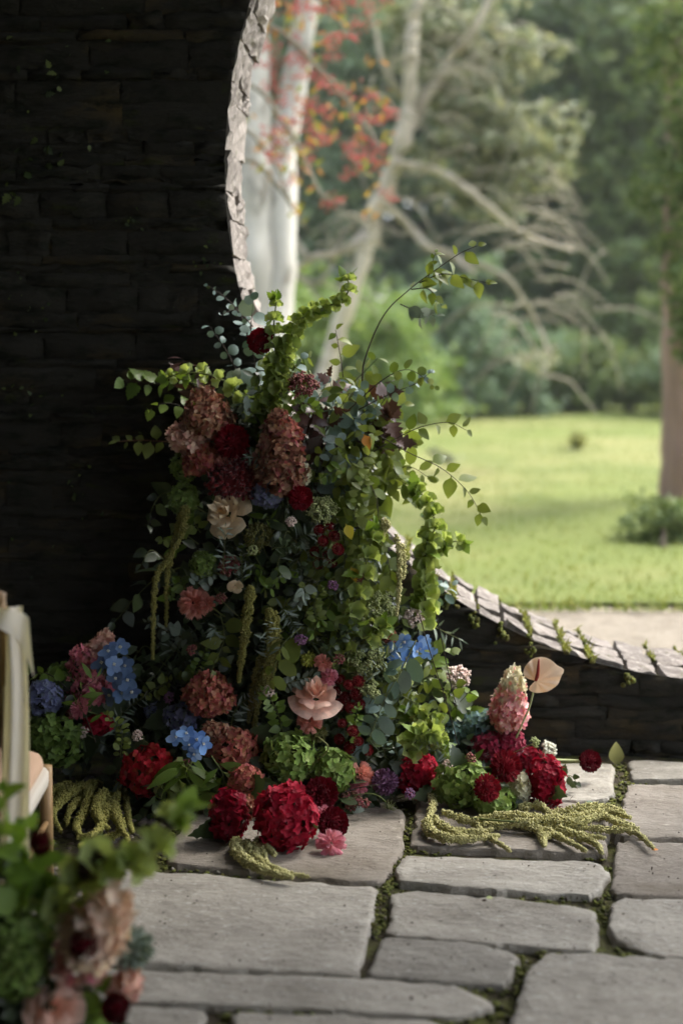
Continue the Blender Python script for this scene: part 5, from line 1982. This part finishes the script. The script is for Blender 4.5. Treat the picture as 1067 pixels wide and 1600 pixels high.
# fine small-leaved twigs and tiny filler blooms all through the column
r2 = np.random.default_rng(77)
fine = [(300, 690), (290, 830), (350, 860), (330, 900), (280, 920), (380, 880), (440, 850), (470, 920), (450, 960), (500, 950), (520, 1000), (340, 980), (300, 1040), (250, 1070), (420, 1000), (460, 1060), (430, 1110), (380, 1110), (540, 920), (580, 1000), (620, 1090), (650, 1120), (600, 1150), (480, 830), (520, 740), (560, 780), (420, 720), (380, 620), (470, 640), (590, 1040), (500, 880), (270, 980), (200, 1120), (180, 1150), (130, 1060), (690, 1180), (560, 1130)]
for i, (x, y) in enumerate(fine):
    a = r2.uniform(0, 6.28)
    L = r2.uniform(45, 85)
    dx, dy = math.cos(a) * L, math.sin(a) * L * .7 - 10
    pts = [(x - dx * .4, y - dy * .4 + 12), (x + r2.normal() * 8, y + r2.normal() * 6), (x + dx * .6, y + dy * .6)]
    Yq = DY(x, y) - r2.uniform(.0, .06)
    sprig(pts, ['oval', 'ovate', 'olive'][i % 3], [M_green, M_birch, M_dkleaf, M_grey][i % 4] if i % 3 != 2 else M_grey, [12, 14, 15][i % 3], 20, ['fine twig with tiny oval leaves', 'fine twig with tiny pointed leaves', 'wispy twig with needle-thin grey leaves'][i % 3], Y=Yq, group='fine twigs threaded through the column', wood=M_stem, r=.0012, start=.05)
for i, (x, y) in enumerate([(455, 815), (440, 700), (395, 860), (345, 935), (470, 1000), (420, 1080), (530, 1030), (585, 1085), (300, 1015), (265, 1090), (215, 1150), (480, 1240), (410, 1262), (570, 1255), (640, 1240), (700, 1195), (735, 1185), (835, 1160), (560, 900), (520, 915), (130, 1145), (110, 1115), (330, 1215), (290, 1195)]):
    umbel(x, y, 8 + 3 * r2.random(), [M_lace, M_sedum, M_umgreen, M_sedum, M_allium][i % 5], ['tiny blush filler bloom', 'tiny plum filler bloom', 'tiny pale green filler bloom', 'tiny dusky filler bloom', 'tiny mauve filler bloom'][i % 5], Y=DY(x, y) - .05, n=110, bs=1.7, name='filler_bloom', cat='flower head', group='tiny filler blooms', rays=False)
# curved bare stems
t = thing('bare_stem', 'curved thin stem bending under the scabious seed pod', 'stem', P(480, 1212, 4.15))
mb = MB()
tube(mb, tube_path([P(x, y, 4.15) for x, y in [(497, 1152), (512, 1165), (508, 1178), (492, 1192), (480, 1214)]], 5), .0024, 5)
part('stalk', mb, M_stem, t)
t = thing('bare_stem', 'thin dark stem poking right over the flagstones below the allium', 'stem', P(528, 1240, 4.08))
mb = MB()
tube(mb, tube_path([P(528, 1242, 4.1), P(560, 1231, 4.08), P(592, 1226, 4.08)], 5), .0018, 5)
part('stalk', mb, M_wood, t)
t = thing('curled_stem', 'thin green stem curling down to the flagstones beside the allium', 'stem', G(606, 1262, .03))
mb = MB()
tube(mb, tube_path([P(550, 1243, 4.1), P(580, 1240, 4.1), P(600, 1250, 4.1), G(606, 1264, .035)], 5), .0018, 5)
part('stalk', mb, M_stem, t)
mb = MB()
for k in range(26):
    d = nrm([rng.normal(), rng.normal(), abs(rng.normal()) * .6])
    q = G(608, 1264, .036)
    tube(mb, np.array([q, q + d * .012, q + d * .026 + [0, 0, .003]]), .0007, 4)
o = part('fine_leaves', mb, M_umgreen, t)
o['kind'] = 'stuff'
# amaranth on the flags, front middle
st = []
for pts, rr in [([(372, 1312), (368, 1328), (392, 1350), (428, 1364), (458, 1371)], .0165), ([(385, 1314), (392, 1334), (420, 1352), (446, 1362)], .012), ([(400, 1312), (415, 1322), (430, 1336)], .012), ([(405, 1316), (412, 1334), (416, 1344)], .010), ([(398, 1318), (402, 1336), (405, 1346)], .011), ([(440, 1362), (462, 1366), (484, 1370)], .006)]:
    st.append(([G(x, y, .034 + rr) for x, y in pts], rr))
amaranth(st, M_amar, '', 0, 0, label='yellow-green amaranth tassels spilling onto the flagstones below the crimson hydrangeas')

# ------------------------------------------------------------------ right group
hydrangea(653, 1212, 32, 36, M_crim, '', label='crimson hydrangea at the left end of the right hand group', fs=12.5, Y=4.4)
hydrangea(722, 1226, 44, 36, M_hgreen, '', label='green hydrangea in front of the right hand group with a dahlia pressed into it', fs=12.5, Y=4.42)
hydrangea(770, 1252, 36, 20, M_hgreen, 'low spread green hydrangea', fs=11, Y=4.36)
hydrangea(750, 1132, 32, 20, M_hteal, '', label='dusky blue-green hydrangea below the lace flower', fs=11, Y=4.5)
hydrangea(708, 1150, 20, 24, M_hteal, 'small dusky teal hydrangea', fs=10, Y=4.48, leaves=1)
hydrangea(760, 1166, 28, 22, M_magcel, '', label='magenta crinkled bloom on the left above the dahlias', fs=7, Y=4.44, leaves=0, core=M_magcel)
hydrangea(796, 1160, 24, 22, M_magcel, '', label='magenta crinkled bloom on the right, under the pink cone hydrangea', fs=7, Y=4.44, leaves=0, core=M_magcel)
dahlia(790, 1197, 25, M_dahlia, '', label='larger of two bright dark-red dahlias in the right hand group', Y=4.16, n=130)
dahlia(760, 1231, 21, M_dahlia, '', label='smaller of two bright dark-red dahlias, pressed into green hydrangea', Y=4.07, n=120)
hydrangea(826, 1188, 18, 20, M_crim_dk, 'dark maroon hydrangea', fs=9, Y=4.46, leaves=0, core=M_dahlia_dk)
hydrangea(812, 1233, 19, 25, M_hcream, '', label='small cream hydrangea between dahlia and crimson hydrangea', fs=9, Y=4.16, leaves=0)
hydrangea(852, 1224, 30, 43, M_crim, '', label='crimson hydrangea at the far right end of the arrangement', fs=11.5, Y=4.36)
panicle(790, 1140, 804, 1042, 29, M_ppink, '', label='pink cone hydrangea with pale tip standing left of the anthurium', n=330, Y=4.45, shape=.9, tipm=M_hcream)
dahlia(921, 1189, 17, M_dahlia_dk, '', label='single dark dahlia on a stem leaning out over the flagstones', Y=4.42, end=P(846, 1186, 4.30), sm=M_umgreen, sr=.0034, f=(.3, -1, .3))
for pts, kd, m_, s, n, d in [([(700, 1215), (715, 1200), (735, 1195)], 'lance', M_green, 30, 8, 'green narrow leaves over the front hydrangea'), ([(720, 1275), (700, 1268), (692, 1258)], 'ovate', M_dkleaf, 40, 4, 'broad dark leaves under the green hydrangea'),
                              ([(690, 1270), (668, 1262), (655, 1275)], 'ovate', M_dkleaf, 34, 4, 'broad dark leaves beside the left crimson hydrangea'), ([(870, 1215), (890, 1212), (900, 1222)], 'toothed', M_dkleaf, 16, 4, 'few small leaves on the flagstone'), ([(700, 1250), (690, 1220), (680, 1200)], 'ovate', M_dkleaf, 26, 7, 'shaded leaves tucked in')]:
    sprig(pts, kd, m_, s, n, d, Y=4.33, group='greens of the right hand group', wood=M_stem)
# anthurium
Ya = 4.36
ka = F_PX / Ya
t = thing('anthurium', 'pale peach anthurium with dark red spadix standing against the dark wall', 'anthurium', P(805, 1150, Ya))
nu, nv = 61, 9
f = nrm([-.05, -1, .12])
Fm = frame(f, [1, 0, .38])
V = np.zeros((nu, nv, 3))
for i in range(nu):
    a = 2 * math.pi * i / (nu - 1) - math.pi        # 0 at the tip
    R = .86 + .06 * math.cos(a) + .2 * math.exp(-(a / .2) ** 2) - .62 * math.exp(-((math.pi - abs(a)) / .30) ** 2) + .1 * math.exp(-((math.pi - abs(a)) / .8) ** 2)
    ox, oy = math.sin(a) * R, math.cos(a) * R * .92
    ox *= .74 if ox > 0 else 1.05
    for j, v in enumerate(np.linspace(0, 1, nv)):
        x, y = ox * v, oy * v - .30 * (1 - v)
        z = -.22 * (x * x + .6 * y * y) - (.25 * x * x if x > 0 else 0) + .035 * math.sin(9 * a) * v * v + .055 * abs(math.sin(5.5 * a)) * v
        V[i, j] = (x, y, z)
mb = MB()
sc = 37 / ka
cA = P(846, 1060, Ya)
Vt = V.reshape(-1, 3)
Vb = Vt - [0, 0, .03]
gf = grid_faces(nu, nv)
mb.add(Vt * sc, gf, Fm, cA)
mb.add(Vb * sc, [q[::-1] for q in gf], Fm, cA)
M_spathe = mat('spathe', [g_(238, 218, 190), g_(240, 222, 196)], rough=.32, transl=.3, tint=(1.08, 1, .92), nscale=14, namt=.13, bump=.003, bscale=26, spec=.6)
nt_ = M_spathe.node_tree
part('spathe', mb, M_spathe, t)
mb = MB()
q0 = cA + Fm @ np.array([0, -.28, .0]) * sc
tube(mb, tube_path([q0, q0 + Fm @ np.array([-.28, .18, .16]) * sc, q0 + Fm @ np.array([-.86, .44, .26]) * sc], 6), [.0045, .006, .0052, .0024], 9)
part('spadix', mb, mat('spadix', [g_(128, 34, 30), g_(150, 48, 38)], rough=.6, bump=.001, bscale=400), t)
mb = MB()
tube(mb, tube_path([q0 - f * .004, P(828, 1100, Ya + .01), P(818, 1125, Ya + .02), P(800, 1165, Ya + .06)], 6), [.003, .0035], 7)
part('stem', mb, M_umgreen, t)
# amaranth spread over the flags, right
st = []
hub = (700, 1285)
for pts, rr in [([(672, 1240), (676, 1256), (670, 1278), (664, 1296)], .011), ([(668, 1280), (670, 1298), (700, 1310), (742, 1310), (780, 1306)], .015), ([(672, 1276), (700, 1296), (740, 1300), (770, 1296)], .013),
                ([(690, 1268), (730, 1282), (775, 1290), (820, 1284), (850, 1290), (890, 1300), (945, 1310)], .012), ([(740, 1280), (800, 1276), (850, 1282), (900, 1284), (940, 1276), (990, 1290)], .014), ([(790, 1272), (850, 1280), (900, 1276), (950, 1268), (985, 1278)], .014),
                ([(820, 1286), (880, 1290), (940, 1296), (990, 1300), (1020, 1325)], .011), ([(800, 1284), (850, 1298), (890, 1316), (915, 1330)], .011), ([(850, 1290), (900, 1305), (930, 1318), (940, 1333)], .012), ([(838, 1294), (846, 1306), (850, 1322)], .012),
                ([(850, 1298), (864, 1302), (850, 1310)], .010), ([(740, 1286), (760, 1306), (780, 1318), (798, 1330)], .008), ([(860, 1275), (910, 1262), (950, 1262), (975, 1270)], .014), ([(880, 1284), (930, 1270), (960, 1284), (998, 1296)], .012), ([(690, 1292), (720, 1306), (745, 1312)], .012),
                ([(810, 1262), (840, 1258), (856, 1270), (880, 1280)], .012)]:
    st.append(([G(x, y, .034 + rr + (.022 if y < 1286 else .004) * rng.random()) for x, y in pts], rr))
amaranth(st, M_amar, '', 0, 0, label='large pale yellow-green amaranth spread across the flagstones on the right', stemp=[G(730, 1278, .06), G(790, 1283, .07), G(850, 1285, .06)])
# fallen leaves
for (x, y, s, m_, k, d, nn) in [(961, 1182, 36, M_olive, 'ovate', 'dry olive leaf propped against the foot of the wall', (0, -1, .3)), (1016, 1322, 13, M_orange, 'ovate', 'tiny orange leaf at the tip of the spread amaranth', (0, -.3, 1)), (838, 1300, 26, M_umgreen, 'lance', 'pale fallen leaf under the spread amaranth', (0, -.4, 1)), (915, 1249, 12, M_hteal, 'oval', 'little blue-grey fallen leaf in the joint behind', (0, -.3, 1)), (758, 1398, 12, M_umgreen, 'oval', 'little pale fallen leaf in the joint between two long flagstones', (0, -.3, 1))]:
    p = G(x, y + s * .45, .04)
    t = thing('fallen_leaf', d, 'leaf', p)
    inst('blade', leafme(k, m_, 1), t, frame(nn, (.1, .2, 1) if s > 30 else (1, .3, .1)) * (s / F_PX * p[1]), p)
# ------------------------------------------------------------------ the chair at the left
M_gold = mat('antique_gold_wood', [g_(150, 122, 84), g_(138, 110, 74)], rough=.4, nscale=20, namt=.15)
M_ivory = mat('ivory_wood', [g_(206, 198, 182), g_(200, 192, 176)], rough=.5)
M_cush = mat('peach_cushion', [g_(192, 160, 132), g_(196, 164, 138)], rough=.9, bump=.001, bscale=300)
M_cloth = mat('white_chiffon', [g_(226, 220, 208), g_(222, 216, 204)], rough=.7, transl=.3, nscale=15, namt=.06)
bl, br = np.array([P(12, 1100, 3.15)[0] - .36, 3.15, 0]), np.array([P(12, 1100, 3.15)[0], 3.15, 0])
fr = np.array([P(74, 1300, 3.58)[0], 3.58, 0])
fl = fr - [.42, 0, 0]
bl[1] += .0
chair = thing('chair', 'gilt wooden chair with peach seat pad, seen from behind at the left edge', 'chair', (br + fl) / 2)
for a_, top in ((br, .89), (bl, .89)):
    mb = MB()
    tube(mb, tube_path([a_ + [0, -.02, .03], a_ + [0, 0, .42], a_ + [0, -.02, .7], a_ + [0, -.05, top]], 6), [.014, .018, .017, .016], 10)
    part('back_post', mb, M_gold, chair)
for a_ in (fr, fl):
    mb = MB()
    tube(mb, np.array([a_ + [0, .01, .03], a_ + [0, 0, .1], a_ + [0, 0, .2], a_ + [0, -.005, .35]]), [.013, .016, .017, .02], 10)
    part('leg', mb, M_gold, chair)
mb = MB()
tube(mb, tube_path([br + [.012, -.05, .885], br + [-.05, -.055, .91], (br + bl) / 2 + [0, -.05, .92], bl + [.05, -.055, .91], bl + [-.012, -.05, .885]], 5), .016, 10)
part('top_rail', mb, M_gold, chair)
for k in range(4):
    q = br + (bl - br) * (k + 1) / 5
    mb = MB()
    tube(mb, np.array([q + [0, 0, .43], q + [0, -.02, .7], q + [0, -.05, .9]]), .008, 8)
    part('back_spindle', mb, M_gold, chair)
mb = MB()
tube(mb, np.array([br + [0, -.015, .62], bl + [0, -.015, .62]]), .009, 8)
part('back_rail', mb, M_gold, chair)


def seat_loop(grow, z):
    c = np.array([br + [grow, -grow, 0], fr + [grow, grow, 0], fl + [-grow, grow, 0], bl + [-grow, -grow, 0]])
    out = []
    for i in range(4):
        a, b, d = c[i - 1], c[i], c[(i + 1) % 4]
        p0, p1 = b + nrm(a - b) * .11, b + nrm(d - b) * .11
        for t_ in np.linspace(0, 1, 6):
            out.append((1 - t_) ** 2 * p0 + 2 * t_ * (1 - t_) * b + t_ * t_ * p1)
    out = np.array(out)
    out[:, 2] = z
    return out


def loft(loops, mb):
    n = len(loops[0])
    V = np.concatenate(loops)
    Fc = [(k * n + j, k * n + (j + 1) % n, (k + 1) * n + (j + 1) % n, (k + 1) * n + j) for k in range(len(loops) - 1) for j in range(n)]
    Fc += [tuple(range(n))[::-1], tuple((len(loops) - 1) * n + j for j in range(n))]
    mb.add(V, Fc)


mb = MB()
loft([seat_loop(.012, .315), seat_loop(.022, .325), seat_loop(.022, .35), seat_loop(.014, .358)], mb)
part('seat_frame', mb, M_ivory, chair)
mb = MB()
loft([seat_loop(.004, .359), seat_loop(.012, .372), seat_loop(.008, .392), seat_loop(-.02, .405), seat_loop(-.1, .41)], mb)
part('seat_pad', mb, M_cush, chair)
for a_, b_ in ((br, fr), (bl, fl), (fr, fl), (br, bl)):
    mb = MB()
    tube(mb, np.array([a_ + [0, 0, .2], (a_ + b_) / 2 + [0, 0, .2], b_ + [0, 0, .2]]), .008, 8)
    part('stretcher', mb, M_gold, chair)
# white cloth tied round the post
sash = thing('sash', 'white chiffon sash draped over the chair back and hanging down', 'sash', br + [.02, -.06, .86])
nu, nv = 14, 40
V = np.zeros((nu, nv, 3))
for i, u in enumerate(np.linspace(-1, 1, nu)):
    for j, v in enumerate(np.linspace(0, 1, nv)):
        z = .868 - v * .64
        wv = .026 + .012 * v
        V[i, j] = br + [.024 + u * wv + .006 * math.sin(v * 5), -.052 - .012 * math.cos(u * 4.5 + v * 2) - .01 * v + .012 * u * u, z]
mb = MB()
mb.add(V.reshape(-1, 3), grid_faces(nu, nv))
part('hanging_tail', mb, M_cloth, sash)
nu, nv = 12, 16
V = np.zeros((nu, nv, 3))
for i, u in enumerate(np.linspace(0, 1, nu)):
    for j, v in enumerate(np.linspace(0, 1, nv)):
        V[i, j] = br + [-.03 + .094 * u ** .8 + .012 * v * u, -.085 + .04 * u + .012 * math.sin(u * 9 + v * 2), .872 - .03 * u ** 2.5 - v * (.035 + .10 * u ** 2)]
mb = MB()
mb.add(V.reshape(-1, 3), grid_faces(nu, nv))
part('knot_fold', mb, M_cloth, sash)
for k, (a0, rr) in enumerate([(0, .025), (.02, .024)]):
    mb = MB()
    tube(mb, np.array([br + [.022 * math.cos(q), -.035 + .024 * math.sin(q), .85 - a0 + .004 * math.sin(3 * q)] for q in np.linspace(0, 6.28, 15)]), .011, 8, caps=False)
    part('wrap', mb, M_cloth, sash)

# ------------------------------------------------------------------ flowers in the near left corner
Yn = 2.7


def near_root(c, n):
    return np.array([P(20, 1500, Yn)[0] + (c[0] - P(20, 1500, Yn)[0]) * .45, Yn + .05, max(.05, c[2] - .28)])


_root_far = root_of
root_of = near_root
M_green_lit = mat('near_leaf_lit', [g_(112, 144, 52), g_(138, 168, 72)], rough=.45, transl=.4)  # brighter copy of the leaf green: light painted in where the stems stand shaded
M_peach_lit = petalmat('near_blush_floret_lit', [(232, 212, 190), (226, 196, 176), (222, 200, 166), (236, 222, 206)], tr=.3)  # petals lightened in colour to stand in for light missing in this corner
GN = 'flowers of the near left arrangement'
mass('near_foliage', 'blurred leaves of the flower arrangement nearest the camera', [(20, 1560, 110, 160, Yn + .06, .1), (0, 1430, 60, 120, Yn + .05, .08), (60, 1700, 150, 160, Yn + .02, .12)], 'toothed', M_dkleaf, .05, 45, 9)
mb = MB()
cN = np.array([P(20, 1500, Yn)[0], Yn + .06, 0])
pot = thing('flower_bowl', 'low dark bowl holding the near left flowers', 'bowl', cN)
V, nB = [], 20
prof = [(.0, .03), (.09, .03), (.14, .06), (.15, .10), (.14, .10), (.12, .06), (0, .05)]
for rr, z in prof:
    for i in range(nB):
        a = 6.28318 * i / nB
        V.append(cN + [rr * math.cos(a), rr * math.sin(a), z])
mb.add(np.array(V), [(j * nB + i, j * nB + (i + 1) % nB, (j + 1) * nB + (i + 1) % nB, (j + 1) * nB + i) for j in range(len(prof) - 1) for i in range(nB)])
part('body', mb, mat('bowl_clay', [(.03, .028, .025), (.035, .03, .028)], rough=.6), pot)
bells([(70, 1440), (120, 1385), (165, 1345), (205, 1350), (240, 1322), (265, 1292), (283, 1270)], '', Y=Yn, size=27, step=36, per=4, label='blurred spire of green bells leaning right in the near corner')
hydrangea(28, 1490, 62, 72, M_hgreen, '', Y=Yn, fs=20, label='blurred dark green hydrangea at the left edge, nearest the camera', dens=.8)
panicle(125, 1500, 190, 1390, 46, M_peach_lit, '', Y=Yn - .04, label='blurred peach and blush cone of florets in the near corner', n=120, fs=20)
panicle(110, 1470, 160, 1520, 40, M_ppink, '', Y=Yn, label='blurred pink florets below the near blush cone', n=100, fs=20)
dahlia(133, 1478, 24, M_dahlia_dk, '', Y=Yn - .1, label='blurred dark dahlia set in the near blush florets', group=None)
dahlia(182, 1577, 24, M_dahlia_dk, '', Y=Yn - .06, label='blurred dark dahlia lowest, over the near flagstones', group=None, end=P(90, 1600, Yn))
dahlia(66, 1318, 19, M_dahlia_dk, '', Y=Yn, label='blurred dark dahlia in front of the chair leg', group=None)
umbel(142, 1345, 30, M_burg, '', Y=Yn, flat=.35, n=400, bs=4, label='blurred dark plum flat head left of the near bells', name='sedum')
rose(85, 1575, 44, M_rose, '', Y=Yn - .05, label='blurred peach rose at the bottom left corner', f=(.2, -1, .7))
panicle(185, 1530, 215, 1555, 22, M_pblush, '', Y=Yn, label='blurred beige florets right of the near rose', n=90, fs=12)
sphere_head(208, 1482, 24, M_grey, '', Y=Yn, label='blurred grey-green spiky pod reaching right over the flagstone', n=120, fs=12, name='seed_pod', cat='seed pod')
for pts, d in [([(20, 1450), (10, 1380), (5, 1310), (2, 1240)], 'blurred upright leafy stem in front of the sash'), ([(30, 1440), (40, 1380), (50, 1330), (40, 1290)], 'blurred leafy stem in front of the chair leg'), ([(40, 1430), (60, 1400), (70, 1370)], 'blurred short leafy stem beside the dark dahlia'), ([(5, 1440), (-10, 1360), (10, 1290)], 'blurred leafy stem at the very edge')]:
    sprig(pts, 'toothed', M_green_lit, 42, 10, '', Y=Yn, label=d, wood=M_stem, group='blurred leafy stems at the near left')
for pts, d in [([(100, 1560), (135, 1590), (155, 1610)], 'blurred bright leaf sprig between the near rose and lowest dahlia'), ([(120, 1530), (150, 1545), (170, 1560)], 'blurred dark leaf sprig under the near pink florets')]:
    sprig(pts, 'ovate', M_green, 36, 6, '', Y=Yn, label=d, wood=M_stem, group='blurred leafy stems at the near left')
